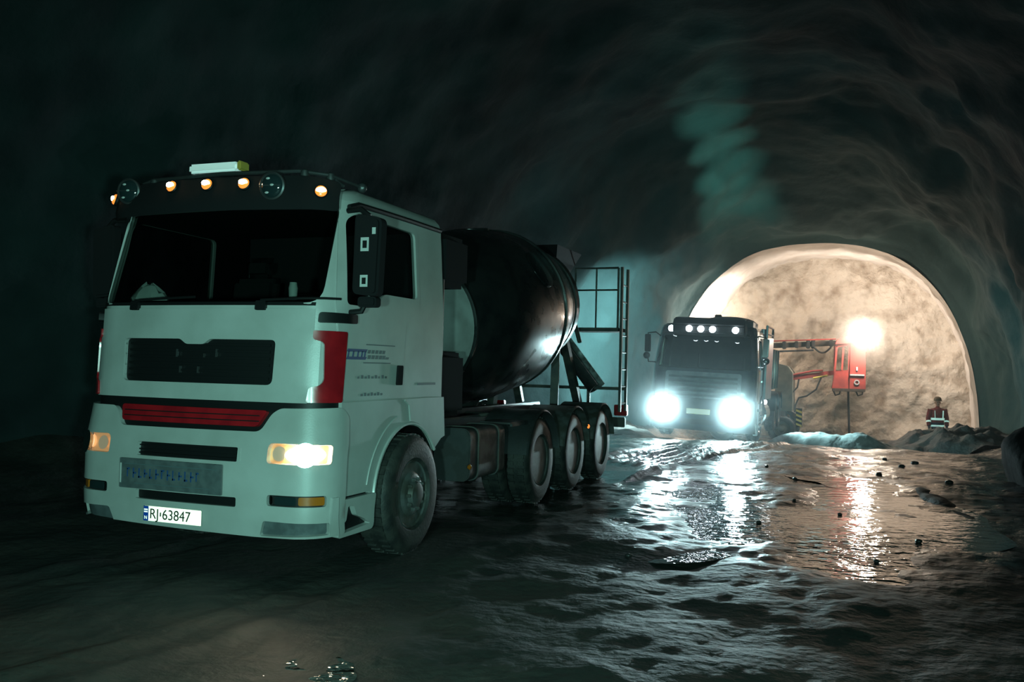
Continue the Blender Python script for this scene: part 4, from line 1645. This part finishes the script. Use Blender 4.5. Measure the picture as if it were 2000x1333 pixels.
# inside
mb = MB()
mb.prism([(.14, 1.3), (.14, 1.68), (.55, 1.70), (.62, 1.3)], 'x', -1.1, 1.1)
mb.build('dashboard', 'dark', T2)
for x in (.55, -.55):
    mb = MB()
    mb.box((x, 1.2, 1.3), (.5, .5, .16))
    mb.box((x, 1.45, 1.7), (.48, .14, .75), (-.12, 0, 0))
    mb.build('driver_seat' if x > 0 else 'passenger_seat', 'seat', T2, bevel=.05)

# ------------------------------------------------------------------ red boom rig
RY = 26.5
RG = float(floor_base(RY))
RIG = empty('boom_rig', (2.0, RY, RG))
tag(RIG, 'red cabin lift rig with boom arms before the lit rock face', 'boom lift')
off = Vector((-2.0, -RY, -RG))


def W(x, y, z):
    return (x - 2.0, y - RY, z - RG)


mb = MB()
mb.box(W(1.0, 26.9, .05), (3.0, 1.5, .5))
mb.build('rig_chassis', 'boomdark', RIG, bevel=.03)
mb = MB()
mb.prism([(2.10 - 2, .30 - RG), (2.66 - 2, .30 - RG), (2.66 - 2, 1.58 - RG), (2.50 - 2, 1.80 - RG), (2.10 - 2, 1.90 - RG)], 'y', -.35, .9)
mb.build('engine_housing', 'rigolive', RIG, bevel=.02)
mb = MB()
mb.box(W(1.5, 26.8, 1.5), (.7, 1.0, 2.0))
mb.build('turret', 'boomdark', RIG, bevel=.04)
for x in (.4, 2.35):
    for y in (-.55, 1.15):
        w_ = make_wheel('front', RIG, (x - 2.0, y + .1, .45), .45, .3, 'rigolive')
        w_.rotation_euler = (0, 0, -PI / 2 if y < 0 else PI / 2)
mb = MB()
mb.box(W(2.88, 26.1, .10), (.20, .06, .62))
hz = mb.build('hazard_plate', 'black', RIG)
for k in range(4):
    mb = MB()
    z = -.14 + k * .15
    mb.prism([(2.79 - 2, z - RG), (2.97 - 2, z - .07 - RG), (2.97 - 2, z + .0 - RG), (2.79 - 2, z + .07 - RG)], 'y', -.436, -.43)
    mb.build('hazard_stripe', 'hazyellow', hz)
mb = MB()
mb.bar(W(2.5, 26.3, .3), W(2.88, 26.15, .1), .1, .14)
mb.build('hazard_plate_arm', 'boomdark', RIG)
# upper boom: beam, clamps, hydraulic pipes and sagging hose
mb = MB()
mb.bar(W(1.5, 26.5, 2.46), W(4.0, 26.5, 2.60), .16, .17)
ub = mb.build('upper_boom', 'boomdark', RIG, bevel=.015)
for x, s_ in ((2.35, .26), (2.75, .22), (3.12, .30), (3.28, .30), (3.85, .24)):
    mb = MB()
    mb.box(W(x, 26.48, 2.46 + (x - 1.5) * .056), (.12, .24, s_))
    mb.build('boom_clamp', 'hose', ub, bevel=.02)
mb = MB()
mb.tube([W(2.0, 26.36, 2.64), W(4.0, 26.36, 2.73)], .022, 8)
mb.build('boom_pipe', 'rigred', ub)
mb = MB()
mb.tube([W(1.9, 26.36, 2.28), W(3.3, 26.36, 2.35)], .03, 8)
mb.build('boom_pipe', 'steel', ub)
mb = MB()
mb.tube([W(3.3 + .55 * t, 26.36, 2.46 - .19 * math.sin(PI * t)) for t in np.linspace(0, 1, 10)], .03, 8)
mb.build('boom_hose', 'hose', ub)
# lower red boom with ram and hoses
mb = MB()
mb.bar(W(2.45, 26.5, 1.38), W(3.95, 26.5, 1.62), .13, .15)
lb = mb.build('lower_boom', 'rigred', RIG, bevel=.015)
mb = MB()
mb.tube([W(2.6, 26.4, 1.50), W(3.3, 26.4, 1.66), W(3.6, 26.4, 1.68)], .035, 8)
mb.build('boom_ram', 'rigred', lb)
mb = MB()
mb.tube([W(3.3, 26.38, 1.42), W(3.75, 26.38, 1.52)], .03, 8)
mb.build('boom_strut', 'hazyellow', lb)
for pts in ([(3.55, 1.45), (3.4, 1.05), (3.1, .82), (2.85, .75), (2.75, .5), (2.72, .2)], [(2.85, 1.38), (2.80, 1.1), (2.62, .9), (2.6, .3)]):
    mb = MB()
    mb.tube([W(x, 26.35, z) for x, z in pts], .028, 8)
    mb.build('boom_hose', 'hose', lb)
# cabin: floor, posts, solid panel, roof, window frame
mb = MB()
mb.box(W(4.41, 26.6, 1.06), (1.02, .95, .10))
mb.build('cabin_floor', 'boomdark', RIG, bevel=.015)
mb = MB()
mb.prism([(4.42 - 2, 1.09 - RG), (4.93 - 2, 1.09 - RG), (4.91 - 2, 2.66 - RG), (4.44 - 2, 2.66 - RG)], 'y', -.36, -.28)
cp = mb.build('cabin_panel', 'rigred', RIG, bevel=.015)
mb = MB()
mb.box(W(4.67, 26.13, 1.56), (.44, .03, .05))
mb.build('panel_rib', 'sticker', cp)
mb = MB()
mb.box(W(4.66, 26.13, 1.76), (.05, .01, .12))
mb.build('panel_emblem', 'sticker', cp)
mb = MB()
mb.lathe([(.05, 0), (.05, .012), (.085, .012), (.085, 0)], 18, W(4.66, 26.135, 1.32), (0, -1, 0), True)
mb.build('panel_ring', 'sticker', cp)
mb = MB()
mb.prism([(3.88 - 2, 1.09 - RG), (4.42 - 2, 1.09 - RG), (4.42 - 2, 1.72 - RG), (3.96 - 2, 1.66 - RG)], 'y', -.34, -.28)
mb.build('cabin_door', 'rigred', RIG, bevel=.015)
for a, b in (((3.98, 1.66), (4.03, 2.5)), ((4.20, 1.70), (4.24, 2.45)), ((4.41, 1.7), (4.42, 2.6)), ((3.99, 2.48), (4.45, 2.55))):
    mb = MB()
    mb.bar(W(a[0], 26.19, a[1]), W(b[0], 26.19, b[1]), .055, .055)
    mb.build('window_post', 'rigred', RIG)
for x in (3.95, 4.88):
    mb = MB()
    mb.bar(W(x, 27.05, 1.1), W(x, 27.05, 2.6), .07, .07)
    mb.build('cabin_post', 'rigred', RIG)
mb = MB()
mb.prism([(3.96 - 2, 2.54 - RG), (4.92 - 2, 2.60 - RG), (4.90 - 2, 2.72 - RG), (4.3 - 2, 2.84 - RG), (4.02 - 2, 2.70 - RG)], 'y', -.42, .62)
mb.build('cabin_roof', 'rigred', RIG, bevel=.02)
mb = MB()
mb.box(W(4.41, 27.07, 1.4), (.95, .04, .6))
mb.build('cabin_rear_panel', 'rigred', RIG)
mb = MB()
mb.tube([W(4.40, 26.3, 1.05), W(4.41, 26.3, .6), W(4.43, 26.3, .1), W(4.46, 26.3, RG + .02)], .035, 8)
mb.build('hanging_hose', 'hose', RIG)
for x, z in ((4.05, .92), (4.75, .93)):
    mb = MB()
    mb.tube([W(x - .12, 26.4, 1.04), W(x - .05, 26.4, z - .05), W(x + .08, 26.4, z), W(x + .1, 26.4, 1.04)], .025, 8)
    mb.build('cabin_hose_loop', 'hose', RIG)
mb = MB()
mb.lathe([(.0, -.09), (.15, -.08), (.25, .0), (.25, .03)], 20, W(4.86, 26.05, 2.82), (0, -1, 0))
wl = mb.build('work_lamp', 'boomdark', RIG)
mb = MB()
mb.ball(W(4.86, 25.97, 2.82), (.25, .11, .23), 20, 14)
mb.build('work_lamp_bulb', 'worklamp', wl)
lamp('face_floodlight', 'SPOT', W(5.02, 25.75, 3.0), 1250, (1.0, .90, .80), W(3.6, 30, 2.2), .15, 165, .5, RIG)
# unseen floodlight added behind the dark truck to brighten lining and face
mb = MB()
mb.box(W(1.15, 26.3, 2.75), (.34, .2, .26))
f2 = mb.build('added_floodlight', 'boomdark', RIG, bevel=.02)
lamp('added_flood', 'SPOT', W(.84, 26.35, 2.78), 1700, (1.0, .89, .78), W(-2.6, 26.9, 3.8), .15, 165, .8, RIG)

# ------------------------------------------------------------------ worker
WK = Vector((7.06, 26.2, 0))
WZ = .90 - 1.80
wk = empty('person', (WK.x, WK.y, WZ), (0, 0, math.radians(12)))
tag(wk, 'worker in red and navy high-visibility clothing by the arch foot', 'person')
JN = {  # joint: (position, radius x, radius y)
    'pelvis': ((0, 0, .95), .155, .115), 'waist': ((0, 0, 1.08), .150, .105), 'chest': ((0, 0, 1.30), .180, .125), 'neck0': ((0, .01, 1.46), .075, .075),
    'neck1': ((0, 0, 1.53), .055, .055), 'head0': ((0, -.01, 1.62), .080, .090), 'head1': ((0, -.005, 1.71), .082, .095), 'head2': ((0, .0, 1.765), .05, .06),
    'shl': ((-.20, .01, 1.41), .075, .075), 'ell': ((-.27, .03, 1.14), .055, .055), 'wrl': ((-.27, -.06, .90), .042, .042), 'hdl': ((-.265, -.09, .82), .042, .030),
    'shr': ((.20, .01, 1.41), .075, .075), 'elr': ((.28, .04, 1.14), .055, .055), 'wrr': ((.26, -.05, .91), .042, .042), 'hdr': ((.255, -.08, .83), .042, .030),
    'hipl': ((-.10, 0, .88), .095, .10), 'knl': ((-.12, -.02, .50), .068, .07), 'anl': ((-.13, .02, .10), .050, .055), 'tol': ((-.14, -.14, .045), .045, .042),
    'hipr': ((.10, 0, .88), .095, .10), 'knr': ((.12, -.01, .50), .068, .07), 'anr': ((.13, .03, .10), .050, .055), 'tor': ((.15, -.13, .045), .045, .042)}
BN = [('pelvis', 'waist'), ('waist', 'chest'), ('chest', 'neck0'), ('neck0', 'neck1'), ('neck1', 'head0'), ('head0', 'head1'), ('head1', 'head2'),
      ('chest', 'shl'), ('shl', 'ell'), ('ell', 'wrl'), ('wrl', 'hdl'), ('chest', 'shr'), ('shr', 'elr'), ('elr', 'wrr'), ('wrr', 'hdr'),
      ('pelvis', 'hipl'), ('hipl', 'knl'), ('knl', 'anl'), ('anl', 'tol'), ('pelvis', 'hipr'), ('hipr', 'knr'), ('knr', 'anr'), ('anr', 'tor')]
for sfx, sg in (('l', -1), ('r', 1)):
    hx, hy, hz_ = JN['hd' + sfx][0]
    for k, (dx, dy, ln) in enumerate(((-.026, -.01, .075), (-.009, -.012, .085), (.009, -.012, .08), (.026, -.008, .062))):
        JN['f%s%d' % (sfx, k)] = ((hx + dx, hy + dy, hz_ - .035), .010, .010)
        JN['g%s%d' % (sfx, k)] = ((hx + dx * 1.1, hy + dy - .02, hz_ - .035 - ln * .6), .009, .009)
        JN['h%s%d' % (sfx, k)] = ((hx + dx * 1.1, hy + dy - .012, hz_ - .035 - ln), .008, .008)
        BN += [('hd' + sfx, 'f%s%d' % (sfx, k)), ('f%s%d' % (sfx, k), 'g%s%d' % (sfx, k)), ('g%s%d' % (sfx, k), 'h%s%d' % (sfx, k))]
    JN['t' + sfx] = ((hx - sg * .045, hy - .02, hz_ - .01), .011, .011)
    JN['u' + sfx] = ((hx - sg * .055, hy - .04, hz_ - .05), .009, .009)
    BN += [('hd' + sfx, 't' + sfx), ('t' + sfx, 'u' + sfx)]
nm = list(JN)
me = bpy.data.meshes.new('body')
bm = bmesh.new()
sk = bm.verts.layers.skin.verify()
vv = {}
for n_ in nm:
    v = bm.verts.new(JN[n_][0])
    v[sk].radius = (JN[n_][1], JN[n_][2])
    v[sk].use_root = n_ == 'pelvis'
    vv[n_] = v
for a, b in BN:
    bm.edges.new((vv[a], vv[b]))
bm.to_mesh(me)
bm.free()
body = bpy.data.objects.new('body', me)
col.objects.link(body)
body.modifiers.new('skin', 'SKIN').use_smooth_shade = True
sb_ = body.modifiers.new('sub', 'SUBSURF')
sb_.levels = sb_.render_levels = 2


def body_mat():
    m = bpy.data.materials.new('worker_body')
    m.use_nodes = True
    nt = m.node_tree
    b = nt.nodes['Principled BSDF']
    b.inputs['Roughness'].default_value = .8
    tc = nt.nodes.new('ShaderNodeTexCoord')
    sx = nt.nodes.new('ShaderNodeSeparateXYZ')
    nt.links.new(tc.outputs['Object'], sx.inputs[0])
    rp = nt.nodes.new('ShaderNodeValToRGB')
    rp.color_ramp.interpolation = 'CONSTANT'
    el = rp.color_ramp.elements
    stops = [(0, (.02, .02, .02)), (.14, (.02, .03, .06)), (.62, (.20, .03, .035)), (.762, (.40, .24, .17))]
    el[0].position, el[0].color = 0, (*stops[0][1], 1)
    el[1].position, el[1].color = stops[1][0], (*stops[1][1], 1)
    for p, c_ in stops[2:]:
        e_ = el.new(p)
        e_.color = (*c_, 1)
    dv = nt.nodes.new('ShaderNodeMath')
    dv.operation = 'DIVIDE'
    dv.inputs[1].default_value = 2.0
    nt.links.new(sx.outputs[2], dv.inputs[0])
    nt.links.new(dv.outputs[0], rp.inputs[0])
    nt.links.new(rp.outputs[0], b.inputs['Base Color'])
    return m


me.materials.append(body_mat())
body.parent = wk
# jacket, trousers hem bands, helmet, face
mb = MB()
rg = []
for z, rx, ry in ((.86, .195, .150), (.95, .195, .150), (1.08, .188, .142), (1.25, .215, .155), (1.38, .225, .150), (1.45, .16, .115), (1.49, .085, .085)):
    rg.append([(math.cos(a) * rx, math.sin(a) * ry + .005, z) for a in np.linspace(0, 2 * PI, 24, endpoint=False)])
mb.loft(rg, caps=False)
jk = mb.build('jacket', 'jacket', wk)
mb = MB()
for z0, z1, rx, ry in ((.86, 1.02, .198, .153),):
    mb.loft([[(math.cos(a) * rx, math.sin(a) * ry + .005, z) for a in np.linspace(0, 2 * PI, 24, endpoint=False)] for z in (z0, z1)], caps=False)
mb.build('jacket_hem', 'trousers', jk)
for z0, z1, rx, ry in ((.885, .945, .202, .157), (1.10, 1.165, .208, .158)):
    mb = MB()
    mb.loft([[(math.cos(a) * rx, math.sin(a) * ry + .005, z) for a in np.linspace(0, 2 * PI, 28, endpoint=False)] for z in (z0, z1)], caps=False)
    mb.build('reflective_band', 'tape', jk)
for sg in (1, -1):
    mb = MB()
    mb.bar((sg * .115, -.152, 1.17), (sg * .125, -.150, 1.40), .045, .012)
    mb.build('shoulder_band', 'tape', jk)
    sx_ = 'r' if sg > 0 else 'l'
    mb = MB()
    e_, h_ = Vector(JN['el' + sx_][0]), Vector(JN['wr' + sx_][0])
    s_ = Vector(JN['sh' + sx_][0])
    mb.tube([s_.lerp(e_, t) for t in np.linspace(-.05, 1, 5)] + [e_.lerp(h_, t) for t in (.3, .6, .95)], [.098, .09, .085, .08, .075, .07, .066, .062], 12, False)
    sl = mb.build('sleeve', 'jacket', wk)
    mb = MB()
    mb.tube([e_.lerp(h_, .30), e_.lerp(h_, .5)], .074, 12, False)
    mb.build('cuff_band', 'tape', sl)
mb = MB()
mb.lathe([(.118, 0), (.118, .02), (.112, .07), (.085, .115), (.04, .138), (0, .142)], 24, (0, .0, 1.70), (0, 0, 1))
mb.prism([(math.cos(a) * .115, -.03 + math.sin(a) * .14) for a in np.linspace(PI * 1.05, PI * 1.95, 12)], 'z', 1.70, 1.712)
mb.build('helmet', 'helmet', wk)
mb = MB()
mb.ball((0, -.097, 1.625), (.014, .020, .022), 8, 6)
mb.build('nose', 'skin', wk)
for sg in (1, -1):
    mb = MB()
    mb.ball((sg * .032, -.088, 1.655), (.013, .008, .009), 8, 6)
    mb.build('eye', 'hair', wk)
    mb = MB()
    mb.ball((sg * .088, 0, 1.64), (.012, .02, .032), 8, 6)
    mb.build('ear', 'skin', wk)
mb = MB()
mb.ball((0, -.089, 1.585), (.026, .008, .007), 8, 6)
mb.build('mouth', 'jacket', wk)

# ------------------------------------------------------------------ heaps, boulder, stones, puddles


def heap(name, cx, cy, lx, ly, hgt, m, label, cat, seed, rot=0.0, n=60, rough=.35, base=None, sharp=1.0):
    u = np.linspace(-1, 1, n)
    U, V = np.meshgrid(u, u)
    r = np.sqrt(U ** 2 + V ** 2)
    X0, Y0 = U * lx, V * ly
    c_, s_ = math.cos(rot), math.sin(rot)
    X, Y = cx + X0 * c_ - Y0 * s_, cy + X0 * s_ + Y0 * c_
    prof_ = np.clip(1 - r ** 2 * (1 + .35 * fbm(X * .9, Y * .9, 2, seed)), 0, 1) ** sharp
    H = hgt * prof_ * (1 + rough * fbm(X * 1.6, Y * 1.6, 4, seed + 3))
    Z = floor_h(X, Y) - .06 + H * 1.0
    o = grid_mesh(name, X, Y, Z, m)
    return tag(o, label, cat)


heap('muck_heap', 6.95, 21.6, 1.75, 2.4, .80, 'heap', 'low dark heap of muck at the worker\'s feet', 'heap', 101, .2, 70, .3)
heap('slurry_bank', 4.2, 17.6, 2.0, .75, .42, 'slurry', 'low pale bank of wet slurry beside the dark truck', 'mud bank', 111, -.22, 70, .25)
heap('mud_bank', -.95, 18.2, 1.0, 1.9, .32, 'greybank', 'low grey mud bank against the tunnel wall beyond the white truck', 'mud bank', 121, .1, 60, .25)
heap('mud_ridge', 5.75, 7.3, .22, 1.9, .10, 'heap', 'narrow dark mud ridge crossing the bright puddle', 'mud ridge', 131, .17, 50, .3)


def rock_mesh(name, c, r, seed, m, squash=.7, nseg=16):
    rs_ = np.random.RandomState(seed)
    bm = bmesh.new()
    bmesh.ops.create_icosphere(bm, subdivisions=4 if r > .3 else 2, radius=1.0)
    dirs = [Vector(rs_.randn(3)).normalized() for _ in range(nseg)]
    cut = [(.62 if r > .3 else .78) + .2 * rs_.rand() for _ in dirs]
    for v in bm.verts:
        d_ = v.co.normalized()
        k = 1.0
        for q, c_ in zip(dirs, cut):
            dd = d_.dot(q)
            if dd > .1:
                k = min(k, c_ / dd)
        v.co = d_ * k
        v.co.z *= squash
        v.co *= r
    me_ = bpy.data.meshes.new(name)
    bm.to_mesh(me_)
    bm.free()
    me_.polygons.foreach_set('use_smooth', [True] * len(me_.polygons))
    me_.materials.append(M[m])
    o = bpy.data.objects.new(name, me_)
    o.location = c
    col.objects.link(o)
    return o


bz = float(floor_h(np.array([7.55]), np.array([10.2]))[0])
tag(rock_mesh('boulder', (7.62, 10.2, bz + .25), .95, 3, 'boulder', .8), 'big dark rounded boulder at the foot of the rock wall', 'boulder')
stones = [(3.85, 8.9, .07), (3.75, 4.6, .05), (4.55, 5.6, .05), (5.05, 10.2, .09), (5.45, 11.8, .10), (5.7, 12.6, .12), (5.2, 12.9, .08), (4.0, 6.4, .04), (5.3, 4.2, .06), (2.9, 2.2, .05), (4.9, 3.0, .045), (6.0, 9.4, .10), (3.3, 10.4, .06)]
for k, (x, y, r) in enumerate(stones):
    r *= .6
    z = max(float(floor_h(np.array([x]), np.array([y]))[0]), -.012)
    tag(rock_mesh('stone', (x, y, z + r * .25), r, 20 + k, 'stone', .65, 10), 'small dark stone lying in the shallow water of the wet floor', 'stone', 'small stones in the puddles')


def puddle(name, cx, cy, rx, ry, z, label, seed, rot=0.0, m='water'):
    n = 90
    mb = MB()
    pts = []
    for k in range(n):
        a = 2 * PI * k / n
        q = 1 + .13 * float(fbm(np.array([math.cos(a) * 1.7 + seed]), np.array([math.sin(a) * 1.7]), 3, seed)[0])
        x0, y0 = math.cos(a) * rx * q, math.sin(a) * ry * q
        pts.append((cx + x0 * math.cos(rot) - y0 * math.sin(rot), cy + x0 * math.sin(rot) + y0 * math.cos(rot)))
    mb.add([(p[0], p[1], z) for p in pts], [tuple(range(n))])
    o = mb.build(name, m, None, smooth=False)
    tag(o, label, 'puddle')
    return o


puddle('puddle', 2.02, -1.62, .36, .42, -.008, 'small puddle in front of the white truck glinting with its headlight', 19, .3, 'chop')
puddle('puddle', 4.9, 10.9, 1.5, 2.6, -.014, 'bright puddle mirroring the floodlit arch, farthest from the camera', 5, .1)
puddle('puddle', 4.75, 5.2, 1.5, 2.9, -.016, 'broad rippled puddle in the middle of the wet floor', 9, .05)
puddle('puddle', 3.3, 5.0, 1.1, 2.7, -.018, 'dark glittering puddle lit by the oncoming headlights', 14, -.15)

# ------------------------------------------------------------------ exhaust haze around the second truck, glare puffs added at the lamps
hm = bpy.data.materials.new('haze')
hm.use_nodes = True
nt = hm.node_tree
nt.nodes.remove(nt.nodes['Principled BSDF'])
vsn = nt.nodes.new('ShaderNodeVolumeScatter')
vsn.inputs['Color'].default_value = (.80, .95, 1.0, 1)
vsn.inputs['Density'].default_value = 0.0042
vsn.inputs['Anisotropy'].default_value = 0.6
nt.links.new(vsn.outputs[0], nt.nodes['Material Output'].inputs['Volume'])
M['haze'] = hm
mb = MB()
rings = []
for y in np.linspace(9.3, 24.6, 12):
    a_, b_, x_ = float(lerp_tab(AW, y)), float(lerp_tab(BH, y)), float(lerp_tab(XC, y))
    px_, pz_ = prof(np.linspace(.0, PI, 40), a_ - .7, b_ - 1.6)
    zf = float(floor_base(y)) + .12
    rings.append([(x_ + float(u_), float(y), max(zf, zf + float(v_))) for u_, v_ in zip(px_, pz_)])
mb.loft(rings)
hz = mb.build('haze', 'haze', smooth=False)
tag(hz, 'thin bluish haze of exhaust hanging around the oncoming truck', 'haze', kind='stuff')


def puff(name, c, rad, k, g, color, label):  # volume ball added at a lamp to imitate lens glare
    m = bpy.data.materials.new(name)
    m.use_nodes = True
    nt = m.node_tree
    nt.nodes.remove(nt.nodes['Principled BSDF'])
    v = nt.nodes.new('ShaderNodeVolumeScatter')
    v.inputs['Color'].default_value = (*color, 1)
    v.inputs['Anisotropy'].default_value = g
    tc = nt.nodes.new('ShaderNodeTexCoord')
    ln = nt.nodes.new('ShaderNodeVectorMath')
    ln.operation = 'LENGTH'
    nt.links.new(tc.outputs['Object'], ln.inputs[0])
    mr = nt.nodes.new('ShaderNodeMapRange')
    mr.inputs[1].default_value, mr.inputs[2].default_value = 1.0, 0.0
    mr.inputs[3].default_value, mr.inputs[4].default_value = 0.0, 1.0
    nt.links.new(ln.outputs['Value'], mr.inputs[0])
    pw = nt.nodes.new('ShaderNodeMath')
    pw.operation = 'POWER'
    pw.inputs[1].default_value = 2.0
    nt.links.new(mr.outputs[0], pw.inputs[0])
    mu = nt.nodes.new('ShaderNodeMath')
    mu.operation = 'MULTIPLY'
    mu.inputs[1].default_value = k
    nt.links.new(pw.outputs[0], mu.inputs[0])
    nt.links.new(mu.outputs[0], v.inputs['Density'])
    nt.links.new(v.outputs[0], nt.nodes['Material Output'].inputs['Volume'])
    mb = MB()
    mb.ball((0, 0, 0), 1.0, 20, 14)
    o = mb.build(name, m, smooth=False)
    o.location = c
    o.scale = rad
    tag(o, label, 'glare', kind='stuff')
    return o


puff('headlight_glare', (T2X - .84, T2Y - .25, T2Z + .80), (1.1, .8, .95), .60, .3, (.75, .95, 1.0), 'puff of lit spray before the dark truck\'s headlight nearer the white truck')
puff('headlight_glare', (T2X + .81, T2Y - .25, T2Z + .74), (1.1, .8, .95), .60, .3, (.75, .95, 1.0), 'puff of lit spray before the dark truck\'s headlight nearer the red cabin')
puff('lamp_glare', (4.83, 25.95, 2.80), (1.4, .8, 1.3), .5, .3, (1.0, .95, .9), 'added glow puff imitating lens glare around the work lamp on the red cabin')
